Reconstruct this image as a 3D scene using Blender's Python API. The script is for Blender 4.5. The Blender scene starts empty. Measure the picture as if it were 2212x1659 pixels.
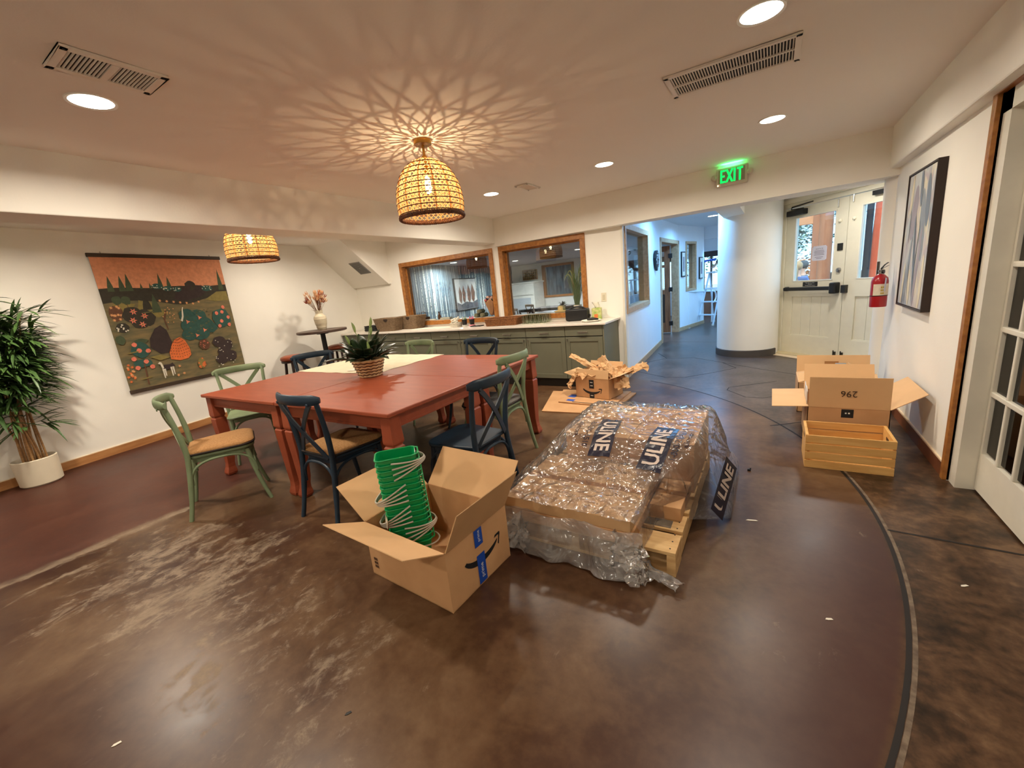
import bpy, bmesh, math, random
from mathutils import Vector, Matrix, noise
random.seed(7)
S = bpy.context.scene
COL = S.collection
PI = math.pi
R = math.radians

# ------------------------------------------------------------------ camera
CAM_H, F_PX, PITCH, ROLL, YAW = 1.4, 895.0, 13.0, 5.85, 32.6
def camera():
    p, r, y = R(PITCH), R(ROLL), R(YAW)
    fwd = Vector((0, math.cos(p), -math.sin(p))); right = Vector((1, 0, 0)); down = Vector((0, -math.sin(p), -math.cos(p)))
    rt = right*math.cos(r) + down*math.sin(r); dn = -right*math.sin(r) + down*math.cos(r)
    Z = Matrix.Rotation(y, 3, 'Z'); rt, dn, fwd = Z@rt, Z@dn, Z@fwd
    cd = bpy.data.cameras.new('camera'); cd.sensor_fit = 'HORIZONTAL'; cd.sensor_width = 36; cd.lens = F_PX/2212*36
    cd.clip_start = .05; cd.clip_end = 200
    co = bpy.data.objects.new('camera', cd); COL.objects.link(co)
    M = Matrix((rt, -dn, -fwd)).transposed().to_4x4(); M.translation = (0, 0, CAM_H)
    co.matrix_world = M; S.camera = co
camera()
# ------------------------------------------------------------------ world, exposure
S.view_settings.view_transform = 'Standard'; S.view_settings.look = 'None'
S.view_settings.exposure = 0.30; S.view_settings.gamma = 1.0; S.view_settings.use_curve_mapping = False
W = bpy.data.worlds.new('daylight'); S.world = W; W.use_nodes = True
_bg = W.node_tree.nodes['Background']; _bg.inputs[0].default_value = (.38, .66, 1.0, 1); _bg.inputs[1].default_value = 3.6
S.cycles.diffuse_bounces = 7; S.cycles.max_bounces = 14; S.cycles.transparent_max_bounces = 24
SUN = bpy.data.lights.new('sun', 'SUN'); SUN.energy = 4.0; SUN.angle = R(2); SUN.color = (1, .93, .82)
_so = bpy.data.objects.new('sun', SUN); COL.objects.link(_so); _so.rotation_euler = (R(44), 0, R(-14)); _so.location = (6, 12, 8)
def portal(loc, sx, sy, rot):
    l = bpy.data.lights.new('window_portal', 'AREA'); l.shape = 'RECTANGLE'; l.size = sx; l.size_y = sy; l.cycles.is_portal = True
    o = bpy.data.objects.new('window_portal', l); COL.objects.link(o); o.location = loc; o.rotation_euler = rot
CAN_W, CAN_C = 23.0, (1, .88, .72)
PEND_W, PEND_C = 6.5, (1, .74, .44)
LATE_LIGHTS = []

# ------------------------------------------------------------------ materials
def lin(c):
    return tuple(((v/255)/12.92 if v/255 <= .04045 else ((v/255+.055)/1.055)**2.4) for v in c)
MATS = {}
def N(nt, t, **kw):
    n = nt.nodes.new(t)
    for k, v in kw.items(): setattr(n, k, v)
    return n
def mat(name, rgb=(128,128,128), rough=.5, metal=0, noise_amt=0, noise_scale=8, stretch=None, rgb2=None, bump=0, bump_scale=40, alpha=1, emit=None, estr=0, trans=0, ior=1.45, coat=0, spec=.5, detail=4, sheen=0):
    if name in MATS: return MATS[name]
    m = bpy.data.materials.new(name); m.use_nodes = True; nt = m.node_tree
    b = nt.nodes['Principled BSDF']; c = lin(rgb)
    b.inputs['Base Color'].default_value = (*c, 1); b.inputs['Roughness'].default_value = rough; b.inputs['Metallic'].default_value = metal
    b.inputs['IOR'].default_value = ior; b.inputs['Transmission Weight'].default_value = trans; b.inputs['Alpha'].default_value = alpha
    b.inputs['Coat Weight'].default_value = coat; b.inputs['Specular IOR Level'].default_value = spec
    if sheen: b.inputs['Sheen Weight'].default_value = sheen
    if emit: b.inputs['Emission Color'].default_value = (*lin(emit), 1); b.inputs['Emission Strength'].default_value = estr
    if noise_amt or bump:
        tc = N(nt, 'ShaderNodeTexCoord'); mp = N(nt, 'ShaderNodeMapping'); nt.links.new(tc.outputs['Object'], mp.inputs[0])
        if stretch: mp.inputs['Scale'].default_value = stretch
    if noise_amt:
        nz = N(nt, 'ShaderNodeTexNoise'); nz.inputs['Scale'].default_value = noise_scale; nz.inputs['Detail'].default_value = detail
        nt.links.new(mp.outputs[0], nz.inputs['Vector'])
        rp = N(nt, 'ShaderNodeValToRGB'); c2 = lin(rgb2) if rgb2 else tuple(v*(1-noise_amt) for v in c)
        rp.color_ramp.elements[0].position = .3; rp.color_ramp.elements[1].position = .7
        rp.color_ramp.elements[0].color = (*c2, 1); rp.color_ramp.elements[1].color = (*c, 1)
        nt.links.new(nz.outputs['Fac'], rp.inputs[0]); nt.links.new(rp.outputs[0], b.inputs['Base Color'])
    if bump:
        nb = N(nt, 'ShaderNodeTexNoise'); nb.inputs['Scale'].default_value = bump_scale; nt.links.new(mp.outputs[0], nb.inputs['Vector'])
        bp = N(nt, 'ShaderNodeBump'); bp.inputs['Strength'].default_value = bump; bp.inputs['Distance'].default_value = .01
        nt.links.new(nb.outputs['Fac'], bp.inputs['Height']); nt.links.new(bp.outputs[0], b.inputs['Normal'])
    MATS[name] = m; return m
def emis(name, rgb, s):
    if name in MATS: return MATS[name]
    m = bpy.data.materials.new(name); m.use_nodes = True; nt = m.node_tree; nt.nodes.remove(nt.nodes['Principled BSDF'])
    e = N(nt, 'ShaderNodeEmission'); e.inputs[0].default_value = (*lin(rgb), 1); e.inputs[1].default_value = s
    nt.links.new(e.outputs[0], nt.nodes['Material Output'].inputs[0]); MATS[name] = m; return m
def glow_glass(name, rgb, s):
    if name in MATS: return MATS[name]
    m = bpy.data.materials.new(name); m.use_nodes = True; nt = m.node_tree; nt.nodes.remove(nt.nodes['Principled BSDF'])
    e = N(nt, 'ShaderNodeEmission'); e.inputs[0].default_value = (*lin(rgb), 1); e.inputs[1].default_value = s
    t = N(nt, 'ShaderNodeBsdfTransparent'); a = N(nt, 'ShaderNodeAddShader'); nt.links.new(e.outputs[0], a.inputs[0]); nt.links.new(t.outputs[0], a.inputs[1])
    nt.links.new(a.outputs[0], nt.nodes['Material Output'].inputs[0]); MATS[name] = m; return m
def thin_glass(name, tint=(235,240,240), refl=.06, rough=.02):
    if name in MATS: return MATS[name]
    m = bpy.data.materials.new(name); m.use_nodes = True; nt = m.node_tree; nt.nodes.remove(nt.nodes['Principled BSDF'])
    t = N(nt, 'ShaderNodeBsdfTransparent'); t.inputs[0].default_value = (*lin(tint), 1)
    g = N(nt, 'ShaderNodeBsdfGlossy'); g.inputs['Roughness'].default_value = rough; g.inputs[0].default_value = (1,1,1,1)
    lw = N(nt, 'ShaderNodeLayerWeight'); lw.inputs[0].default_value = .25
    mt = N(nt, 'ShaderNodeMath', operation='MULTIPLY_ADD'); mt.inputs[1].default_value = .5; mt.inputs[2].default_value = refl
    nt.links.new(lw.outputs['Fresnel'], mt.inputs[0])
    mx = N(nt, 'ShaderNodeMixShader'); nt.links.new(mt.outputs[0], mx.inputs[0]); nt.links.new(t.outputs[0], mx.inputs[1]); nt.links.new(g.outputs[0], mx.inputs[2])
    nt.links.new(mx.outputs[0], nt.nodes['Material Output'].inputs[0]); MATS[name] = m; return m

# ------------------------------------------------------------------ mesh building
class MB:
    def __init__(s): s.v = []; s.f = []; s.m = []; s.mi = 0
    def add(s, vs, fs):
        o = len(s.v); s.v += [tuple(v) for v in vs]; s.f += [tuple(i+o for i in f) for f in fs]; s.m += [s.mi]*len(fs); return s
    def box(s, x0, x1, y0, y1, z0, z1):
        return s.add([(x0,y0,z0),(x1,y0,z0),(x1,y1,z0),(x0,y1,z0),(x0,y0,z1),(x1,y0,z1),(x1,y1,z1),(x0,y1,z1)],
                     [(3,2,1,0),(4,5,6,7),(0,1,5,4),(1,2,6,5),(2,3,7,6),(3,0,4,7)])
    def cbox(s, c, d, M=None):
        o = MB().box(-d[0]/2, d[0]/2, -d[1]/2, d[1]/2, -d[2]/2, d[2]/2)
        c = Vector(c); vs = [(M@Vector(v) if M else Vector(v))+c for v in o.v]
        return s.add(vs, o.f)
    def hexa(s, lo, hi):                      # two quads of four points
        return s.add(list(lo)+list(hi), [(3,2,1,0),(4,5,6,7),(0,1,5,4),(1,2,6,5),(2,3,7,6),(3,0,4,7)])
    def panel(s, pts, t):                     # thin slab from a planar polygon
        pts = [Vector(p) for p in pts]; n = (pts[1]-pts[0]).cross(pts[-1]-pts[0]).normalized()*t/2
        k = len(pts); vs = [p-n for p in pts]+[p+n for p in pts]
        return s.add(vs, [tuple(range(k-1,-1,-1)), tuple(range(k,2*k))]+[(i,(i+1)%k,k+(i+1)%k,k+i) for i in range(k)])
    def prism(s, poly, z0, z1):
        k = len(poly); vs = [(x,y,z0) for x,y in poly]+[(x,y,z1) for x,y in poly]
        return s.add(vs, [tuple(range(k-1,-1,-1)), tuple(range(k,2*k))]+[(i,(i+1)%k,k+(i+1)%k,k+i) for i in range(k)])
    def tube(s, pts, r, n=8, cap=True, flat=1.0, closed=False):
        pts = [Vector(p) for p in pts]; k = len(pts); rs = r if isinstance(r, (list,tuple)) else [r]*k
        t0 = (pts[1]-pts[0]).normalized(); up = Vector((0,0,1)) if abs(t0.z) < .9 else Vector((1,0,0))
        u = t0.cross(up).normalized(); vs = []
        for i, p in enumerate(pts):
            a = pts[(i-1)%k] if (closed or i > 0) else pts[i]; b = pts[(i+1)%k] if (closed or i < k-1) else pts[i]
            t = (b-a).normalized(); u = (u-t*u.dot(t)).normalized(); w = t.cross(u)
            for j in range(n):
                an = 2*PI*j/n; vs.append(p+(u*math.cos(an)+w*math.sin(an)*flat)*rs[i])
        fs = []
        for i in range(k if closed else k-1):
            for j in range(n):
                i2 = (i+1)%k; fs.append((i*n+j, i*n+(j+1)%n, i2*n+(j+1)%n, i2*n+j))
        if cap and not closed: fs += [tuple(range(n-1,-1,-1)), tuple((k-1)*n+j for j in range(n))]
        return s.add(vs, fs)
    def lathe(s, prof, n=24, c=(0,0,0), a0=0, a1=2*PI):
        full = abs(a1-a0-2*PI) < 1e-6; m = n if full else n+1; vs = []; fs = []
        for r, z in prof:
            for j in range(m):
                a = a0+(a1-a0)*j/n; vs.append((c[0]+r*math.cos(a), c[1]+r*math.sin(a), c[2]+z))
        for i in range(len(prof)-1):
            for j in range(n):
                j2 = (j+1)%m; fs.append((i*m+j, i*m+j2, (i+1)*m+j2, (i+1)*m+j))
        return s.add(vs, fs)
    def cyl(s, c, r, z0, z1, n=20): return s.lathe([(0,z0),(r,z0),(r,z1),(0,z1)], n, (c[0],c[1],0))
    def grid(s, P):                           # P[i][j] points
        a, b = len(P), len(P[0])
        return s.add([p for row in P for p in row], [(i*b+j, i*b+j+1, (i+1)*b+j+1, (i+1)*b+j) for i in range(a-1) for j in range(b-1)])
    def sphere(s, c, r, n=12, k=8, sc=(1,1,1)):
        vs = []; fs = []
        for i in range(k+1):
            t = PI*i/k
            for j in range(n):
                a = 2*PI*j/n; vs.append((c[0]+r*sc[0]*math.sin(t)*math.cos(a), c[1]+r*sc[1]*math.sin(t)*math.sin(a), c[2]+r*sc[2]*math.cos(t)))
        for i in range(k):
            for j in range(n): fs.append((i*n+j, (i+1)*n+j, (i+1)*n+(j+1)%n, i*n+(j+1)%n))
        return s.add(vs, fs)
    def xf(s, M):
        s.v = [tuple(M@Vector(v)) for v in s.v]; return s
    def mesh(s, name):
        me = bpy.data.meshes.new(name); me.from_pydata(s.v, [], s.f); me.update()
        if any(s.m): me.polygons.foreach_set('material_index', s.m)
        bm = bmesh.new(); bm.from_mesh(me); bmesh.ops.remove_doubles(bm, verts=bm.verts, dist=1e-5)
        bmesh.ops.recalc_face_normals(bm, faces=bm.faces); bm.to_mesh(me); bm.free(); return me
    def build(s, name, m, parent=None, smooth=False, bevel=0, loc=None, solid=0, seg=2, subsurf=0):
        me = s.mesh(name)
        for x in (m if isinstance(m, (list,tuple)) else [m]): me.materials.append(x)
        if smooth:
            me.polygons.foreach_set('use_smooth', [True]*len(me.polygons))
            if smooth is not True: me.set_sharp_from_angle(angle=smooth)
        o = bpy.data.objects.new(name, me); COL.objects.link(o)
        if parent: o.parent = parent
        if loc: o.location = loc
        if solid: q = o.modifiers.new('solid','SOLIDIFY'); q.thickness = solid; q.offset = 0
        if subsurf: q = o.modifiers.new('sub','SUBSURF'); q.levels = subsurf; q.render_levels = subsurf
        if bevel: q = o.modifiers.new('bevel','BEVEL'); q.width = bevel; q.segments = seg; q.limit_method = 'ANGLE'; q.angle_limit = R(40)
        return o
SM = .7
def tag(o, label, cat, group=None, kind=None):
    if label: o['label'] = label
    if cat: o['category'] = cat
    if group: o['group'] = group
    if kind: o['kind'] = kind
    return o
def thing(name, label, cat, loc=(0,0,0), rz=0, group=None):
    o = bpy.data.objects.new(name, None); o.empty_display_size = .1; COL.objects.link(o); o.location = loc; o.rotation_euler = (0,0,rz)
    return tag(o, label, cat, group)
def struct(o, label=None, cat=None): o['kind'] = 'structure'; return tag(o, label, cat)
def copy_tree(o, parent=None, loc=None, rz=None, label=None):
    c = o.copy(); COL.objects.link(c); c.parent = parent
    if loc is not None: c.location = loc
    if rz is not None: c.rotation_euler = (0,0,rz)
    if label: c['label'] = label
    for ch in o.children: copy_tree(ch, c)
    return c
def remat(o, mp):                             # give a copied thing its own materials
    for c in list(o.children_recursive)+[o]:
        if c.type == 'MESH' and any(x in mp for x in c.data.materials):
            c.data = c.data.copy()
            for i, x in enumerate(c.data.materials):
                if x in mp: c.data.materials[i] = mp[x]
def arc(c, r, a0, a1, n, z=0): return [(c[0]+r*math.cos(a0+(a1-a0)*i/n), c[1]+r*math.sin(a0+(a1-a0)*i/n), z) for i in range(n+1)]
def bez(p, n=12):
    p = [Vector(q) for q in p]; out = []
    for i in range(n+1):
        t = i/n; q = list(p)
        while len(q) > 1: q = [q[j].lerp(q[j+1], t) for j in range(len(q)-1)]
        out.append(q[0])
    return out
def text_mb(txt, size, align='CENTER', font_off=0, bold=0):
    cu = bpy.data.curves.new('t', 'FONT'); cu.body = txt; cu.size = size; cu.align_x = align; cu.align_y = 'CENTER'; cu.resolution_u = 2; cu.offset = bold; cu.space_character = 1+font_off
    o = bpy.data.objects.new('t', cu); COL.objects.link(o)
    me = bpy.data.meshes.new_from_object(o.evaluated_get(bpy.context.evaluated_depsgraph_get()))
    b = MB(); b.add([v.co[:] for v in me.vertices], [tuple(p.vertices) for p in me.polygons])
    bpy.data.objects.remove(o); bpy.data.curves.remove(cu); bpy.data.meshes.remove(me); return b
def frameM(o, x, y):                          # local x,y -> world basis at o
    x = Vector(x).normalized(); y = Vector(y).normalized(); z = x.cross(y)
    M = Matrix((x, y, z)).transposed().to_4x4(); M.translation = Vector(o); return M
# ------------------------------------------------------------------ palette
WALL = mat('wall_paint', (240,237,228), .85, bump=.06, bump_scale=70, noise_amt=.03, noise_scale=3)
CEIL = mat('ceiling_paint', (240,234,226), .9, bump=.05, bump_scale=90)
WHITE = mat('white_trim_paint', (226,222,208), .45, noise_amt=.05, noise_scale=12)
OAK = mat('oak_trim', (176,118,58), .42, noise_amt=1, rgb2=(140,86,38), noise_scale=3, stretch=(9,9,9), bump=.04)
OAKP = mat('pale_wood_trim', (196,164,128), .5, noise_amt=1, rgb2=(172,138,102), noise_scale=3, stretch=(8,8,8))
BASEW = mat('baseboard_wood', (186,134,84), .45, noise_amt=1, rgb2=(158,106,62), noise_scale=2, stretch=(1,2,14))
PALE = mat('cream_glint_and_lip', (226,206,176), .6, noise_amt=.1)  # baseboard edge glint put into the colour; also the threshold lip
BLACK = mat('black_plastic', (22,22,23), .4, noise_amt=.2)
GLASS = thin_glass('window_glass')
METAL = mat('brushed_steel', (170,170,168), .3, 1, noise_amt=.1)
DARKRUB = mat('dark_rubber_base', (78,72,68), .6, noise_amt=.1)

def floor_material():
    m = bpy.data.materials.new('stained_concrete'); m.use_nodes = True; nt = m.node_tree; L = nt.links.new
    b = nt.nodes['Principled BSDF']; tc = N(nt, 'ShaderNodeTexCoord'); sp = N(nt, 'ShaderNodeSeparateXYZ'); L(tc.outputs['Object'], sp.inputs[0])
    def M(op, a, c=None, d=None, clamp=False):
        n = N(nt, 'ShaderNodeMath', operation=op); n.use_clamp = clamp
        for i, v in enumerate((a, c, d)):
            if v is None: continue
            if isinstance(v, (int, float)): n.inputs[i].default_value = v
            else: L(v, n.inputs[i])
        return n.outputs[0]
    def nz(scale, detail=6, stretch=(1,1,1), rot=0, rough=.6, dist=0):
        mp = N(nt, 'ShaderNodeMapping'); mp.inputs['Scale'].default_value = stretch; mp.inputs['Rotation'].default_value = (0,0,rot); L(tc.outputs['Object'], mp.inputs[0])
        n = N(nt, 'ShaderNodeTexNoise'); n.inputs['Scale'].default_value = scale; n.inputs['Detail'].default_value = detail; n.inputs['Roughness'].default_value = rough; n.inputs['Distortion'].default_value = dist
        L(mp.outputs[0], n.inputs['Vector']); return n.outputs['Fac']
    def ramp(v, stops):
        r = N(nt, 'ShaderNodeValToRGB'); e = r.color_ramp.elements
        while len(e) < len(stops): e.new(.5)
        for q, (p, c) in zip(e, stops): q.position = p; q.color = (*lin(c), 1)
        L(v, r.inputs[0]); return r.outputs[0]
    def mix(f, a, c):
        n = N(nt, 'ShaderNodeMix', data_type='RGBA'); L(f, n.inputs[0]); L(a, n.inputs[6]); L(c, n.inputs[7]); return n.outputs[2]
    def ss(v, a, c):
        n = N(nt, 'ShaderNodeMapRange', interpolation_type='SMOOTHSTEP'); L(v, n.inputs[0]); n.inputs[1].default_value = a; n.inputs[2].default_value = c; return n.outputs[0]
    x, y = sp.outputs[0], sp.outputs[1]
    big = nz(.9, 5); mid = nz(3.2, 7, dist=.6); fine = nz(22, 6)
    dx = M('SUBTRACT', x, -3.0); dy = M('SUBTRACT', y, 2.43)
    d = M('SQRT', M('ADD', M('MULTIPLY', dx, dx), M('MULTIPLY', dy, dy)))
    v1 = M('ADD', M('MULTIPLY', big, .55), M('ADD', M('MULTIPLY', mid, .3), M('MULTIPLY', fine, .15)))
    inside = ramp(v1, [(.37,(54,31,25)), (.455,(70,46,30)), (.53,(92,67,46)), (.63,(112,88,64))])
    v2 = M('ADD', M('MULTIPLY', mid, .62), M('MULTIPLY', fine, .38))
    outside = ramp(v2, [(.36,(34,25,19)), (.45,(60,43,30)), (.53,(84,61,43)), (.64,(112,86,62))])
    vest = ramp(v2, [(.34,(53,42,38)), (.5,(83,70,64)), (.7,(106,93,85))])
    red = ramp(v1, [(.38,(58,27,20)), (.52,(76,40,28)), (.64,(88,52,38))])
    c = mix(ss(d, 3.515, 3.54), inside, outside)
    edge = M('MULTIPLY', M('MULTIPLY', ss(d, 2.75, 3.45), M('SUBTRACT', 1, ss(d, 3.5, 3.53))), M('SUBTRACT', 1, ss(y, 2.2, 3.2)))
    pu = N(nt, 'ShaderNodeRGB'); pu.outputs[0].default_value = (*lin((66,38,37)), 1)
    c = mix(M('MULTIPLY', edge, M('ADD', .35, M('MULTIPLY', big, .8)), clamp=True), c, pu.outputs[0])
    rb = N(nt, 'ShaderNodeRGB'); rb.outputs[0].default_value = (*lin((60,32,23)), 1)
    c = mix(M('MULTIPLY', M('SUBTRACT', 1, ss(M('ADD', y, M('MULTIPLY', M('SUBTRACT', big, .5), 1.2)), -.25, .75)), .8), c, rb.outputs[0])
    vm = M('MULTIPLY', ss(y, 4.0, 5.0), ss(d, 3.5, 3.56)); c = mix(vm, c, vest)
    xe = M('ADD', x, M('MULTIPLY', M('SUBTRACT', mid, .5), .12)); rm = M('SUBTRACT', 1, ss(xe, -3.85, -3.77)); c = mix(rm, c, red)
    st = nz(2.2, 10, (1.7, 1.0, 1), R(-18), .76, .7); st2 = nz(9, 9, (1.6, 1, 1), R(-18), .76, .5)
    sv = M('ADD', M('MULTIPLY', st, .55), M('MULTIPLY', st2, .45))
    ex = M('DIVIDE', M('SUBTRACT', x, -2.85), 1.25); ey = M('DIVIDE', M('SUBTRACT', y, .72), .75)
    ed = M('SQRT', M('ADD', M('MULTIPLY', ex, ex), M('MULTIPLY', ey, ey))); em = M('SUBTRACT', 1, ss(ed, .25, 1.15))
    lx = M('ABSOLUTE', M('SUBTRACT', xe, -3.79)); lm = M('MULTIPLY', M('SUBTRACT', 1, ss(lx, .0, .10)), M('SUBTRACT', 1, ss(y, 1.0, 1.4)))
    e3 = M('SUBTRACT', 1, ss(M('SQRT', M('ADD', M('POWER', M('SUBTRACT', x, -1.5), 2), M('POWER', M('SUBTRACT', y, .5), 2))), .2, .8))
    th = M('ADD', M('ADD', M('MULTIPLY', em, .13), M('MULTIPLY', e3, .08)), M('MULTIPLY', lm, .2))
    worn = M('MULTIPLY', ss(M('ADD', sv, th), .585, .70), M('SUBTRACT', 1, M('MULTIPLY', rm, .9)))
    worn = M('MULTIPLY', worn, .72)
    pc = ramp(st2, [(.3,(104,86,68)), (.7,(156,138,116))]); c = mix(worn, c, pc)
    L(c, b.inputs['Base Color'])
    rg = M('ADD', M('ADD', .25, M('MULTIPLY', mid, .16)), M('ADD', M('MULTIPLY', worn, .3), M('MULTIPLY', rm, .12))); L(rg, b.inputs['Roughness']); b.inputs['Specular IOR Level'].default_value = .32
    bp = N(nt, 'ShaderNodeBump'); bp.inputs['Strength'].default_value = .12; bp.inputs['Distance'].default_value = .004
    L(M('ADD', M('MULTIPLY', nz(6, 6), M('ADD', .3, M('MULTIPLY', vm, 2.5))), M('MULTIPLY', fine, .3)), bp.inputs['Height']); L(bp.outputs[0], b.inputs['Normal'])
    return m
FLOOR = floor_material()
fl = struct(MB().box(-9.5, 4.2, -2.8, 15.2, -.12, 0).build('floor', FLOOR))
JD = mat('joint_dark', (26,20,17), .7); JP = mat('joint_filler', (126,110,92), .7, noise_amt=1, rgb2=(86,70,56), noise_scale=30)
def strip(name, pts, w, m, z=.0008):
    b = MB(); P = [Vector((p[0], p[1], z)) for p in pts]; A = []; B = []
    for i, p in enumerate(P):
        t = (P[min(i+1,len(P)-1)]-P[max(i-1,0)]).normalized(); n = Vector((-t.y, t.x, 0))*w/2; A.append(p+n); B.append(p-n)
    b.grid([A, B]); return b.build(name, m, fl)
CC = (-3.0, 2.43)
strip('joint', arc(CC, 3.535, R(-32), R(62), 120), .016, JD)
strip('joint_filler', arc(CC, 3.552, R(-32), R(24), 90), .014, JP, .001)
strip('joint', [(.55,2.566),(1.04,2.54)], .014, JD, .0012)
strip('joint', [(.03,4.07),(.27,4.235),(.95,4.7)], .014, JD, .0012)
HEX = [(-1.72,6.75),(-1.45,7.13),(-1.03,7.18),(-.594,6.82),(-.385,6.44),(-.645,6.12),(-.95,5.81),(-1.2,5.78),(-1.69,6.12)]
strip('joint', HEX, .014, JD); strip('joint', [(-.594,6.82),(-.106,6.4),(.3,6.1)], .012, JD)
strip('joint', [(.09,5.72),(-.39,5.35),(-.4,5.23),(-.2,4.96),(-.04,4.96),(.05,5.02),(.25,5.3)], .011, JD)
strip('joint', [(-1.69,7.6),(-1.45,7.13)], .012, JD); strip('joint', [(-1.8,8.9),(-.8,8.75)], .012, JD)

# ------------------------------------------------------------------ walls
LA = Vector((-6.196,.472)); LD = Vector((-.165164,.986266)); LN = Vector((LD.y,-LD.x))      # left wall line, LN points into the room
def lw(s, off=0, z=0): q = LA+LD*s+LN*off; return (q.x, q.y, z)
def lwy(y): return (y-LA.y)/LD.y
def lwall(name, y0, y1, z0, z1, o0, o1, m):
    s0, s1 = lwy(y0), lwy(y1)
    return MB().hexa([lw(s0,o0,z0),lw(s1,o0,z0),lw(s1,o1,z0),lw(s0,o1,z0)], [lw(s0,o0,z1),lw(s1,o0,z1),lw(s1,o1,z1),lw(s0,o1,z1)]).build(name, m)
struct(lwall('wall_left', -2.8, 15.2, 0, 2.6, -.2, 0, WALL))
struct(lwall('baseboard_left', -2.6, 5.62, 0, .085, 0, .014, BASEW)); struct(lwall('trim_1', -2.6, 5.62, .085, .092, 0, .012, PALE))  # pale strip paints the light reflected on the board's top edge
struct(MB().prism([(-7.4,-2.8),(1.3,-2.8),(1.3,5.5),(1.3,5.72),(-7.4,5.72)], 2.45, 2.55).build('ceiling', CEIL))
BY0, BY1 = 5.65, 5.80
W1 = (-5.775,-3.725); W2 = (-3.61,-2.2); WZ = (.90, 2.03); FW = .072
b = MB(); b.box(-7.3, -1.69, BY0, BY1, 0, WZ[0]+.03).box(-7.3, W1[0]+.03, BY0, BY1, WZ[0]+.03, WZ[1]-.03).box(W1[1]-.03, W2[0]+.03, BY0, BY1, WZ[0]+.03, WZ[1]-.03)
b.box(W2[1]-.03, -1.69, BY0, BY1, WZ[0]+.03, WZ[1]-.03).box(-7.3, -1.69, BY0, BY1, WZ[1]-.03, 2.5)
struct(b.build('wall_back', WALL))
def window(n, x0, x1):
    w = bpy.data.objects.new('window_%d' % n, None); COL.objects.link(w); w.location = ((x0+x1)/2, BY0, WZ[0]); struct(w)
    a, h = (x1-x0)/2, WZ[1]-WZ[0]; y0, y1 = -.022, .02
    MB().box(-a, -a+FW, y0, y1, FW, h-FW).build('frame_jamb', OAK, w, bevel=.004); MB().box(a-FW, a, y0, y1, FW, h-FW).build('frame_jamb', OAK, w, bevel=.004)
    MB().box(-a, a, y0, y1, h-FW, h).build('frame_head', OAK, w, bevel=.004); MB().box(-a, a, -.03, y1, 0, FW).build('frame_sill', OAK, w, bevel=.004)
    c = .018; q = a-FW; L = MB().box(-q-c, -q, y1, .17, FW, h-FW).box(q, q+c, y1, .17, FW, h-FW).box(-q-c, q+c, y1, .17, h-FW, h-FW+c); L.build('frame_liner', OAK, w)
    MB().box(-q, q, .02, .24, FW-.03, FW).build('window_ledge', WHITE, w, bevel=.004)
    s = .02; MB().box(-q, -q+s, .075, .1, FW, h-FW).box(q-s, q, .075, .1, FW, h-FW).box(-q, q, .075, .1, h-FW-s, h-FW).build('glazing_stop', OAK, w)
    MB().box(-q, q, .086, .092, FW, h-FW).build('pane', GLASS, w); return w
window(1, *W1); window(2, *W2)
struct(MB().prism([(-3.66,5.63),(.95,5.30),(1.3,5.28),(1.3,5.72),(-3.66,5.72)], 2.04, 2.5).build('wall_lintel', WALL))
struct(MB().box(-3.98,-3.65,-2.8,5.66,2.09,2.5).build('wall_beam', WALL, bevel=.008))
struct(MB().add([(-7.3,4.68,2.45),(-7.3,5.585,1.70),(-7.3,5.66,1.70),(-7.3,5.66,2.5),(-7.3,4.68,2.5),(-6.05,4.68,2.45),(-6.05,5.585,1.70),(-6.05,5.66,1.70),(-6.05,5.66,2.5),(-6.05,4.68,2.5)],
    [(0,1,2,3,4),(5,6,7,8,9),(0,1,6,5),(1,2,7,6),(2,3,8,7),(3,4,9,8),(4,0,5,9)]).build('ceiling_slope', WALL))
# right wall: recessed lower part, proud upper part, doorway with glazed door
struct(MB().box(.945,1.2,3.30,5.62,0,2.12).build('wall_right', WALL))
struct(MB().box(.87,1.3,-2.8,5.4,2.10,2.5).build('wall_right_upper', WALL, bevel=.012))
struct(MB().box(.932,.946,3.345,5.36,0,.085).build('baseboard_right', mat('redbrown_base', (128,76,48), .5, noise_amt=.3))); struct(MB().box(.934,.946,3.345,5.36,.085,.094).build('trim_2', PALE))  # pale strip again paints light along the top edge
struct(MB().box(.925,.972,3.30,3.345,0,2.14).box(.925,.972,1.7,3.345,2.095,2.14).build('trim_3', OAK, bevel=.003))
struct(MB().box(.955,1.09,3.205,3.30,0,2.10).box(.955,1.09,1.7,3.30,2.0,2.098).build('trim_4', WHITE))
struct(MB().box(1.0,1.2,-2.8,1.75,0,2.12).build('wall_right_near', WALL)); struct(MB().box(1.0,1.2,1.75,3.3,2.07,2.12).build('wall_right_header', WALL))
fd = bpy.data.objects.new('door_2', None); COL.objects.link(fd); fd.location = (1.035,3.2,0); struct(fd)
zz = [.235,.583,.935,1.265,1.61,1.93]; yy = [-.025,-.2,-.377,-.553,-.73]
MB().box(0,.04,-.115+.09,0,.012,2.0).build('stile', WHITE, fd); MB().box(0,.04,-.84,-.73,.012,2.0).build('stile', WHITE, fd)
MB().box(0,.04,-.73,-.025,.012,.235).build('bottom_rail', WHITE, fd); MB().box(0,.04,-.73,-.025,1.93,2.0).build('top_rail', WHITE, fd)
for z in zz[1:-1]: MB().box(-.004,.036,-.73,-.025,z-.014,z+.014).build('muntin', WHITE, fd, bevel=.005)
for y in yy[1:-1]: MB().box(-.002,.034,y-.011,y+.011,.235,1.93).build('muntin', WHITE, fd, bevel=.005)
SMG = thin_glass('smoked_glass', (120,114,108), .05)
for i in range(4):
    for j in range(5): MB().box(.014,.02,yy[i+1]+.011,yy[i]-.011,zz[j]+.014,zz[j+1]-.014).build('pane', SMG, fd)
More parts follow.
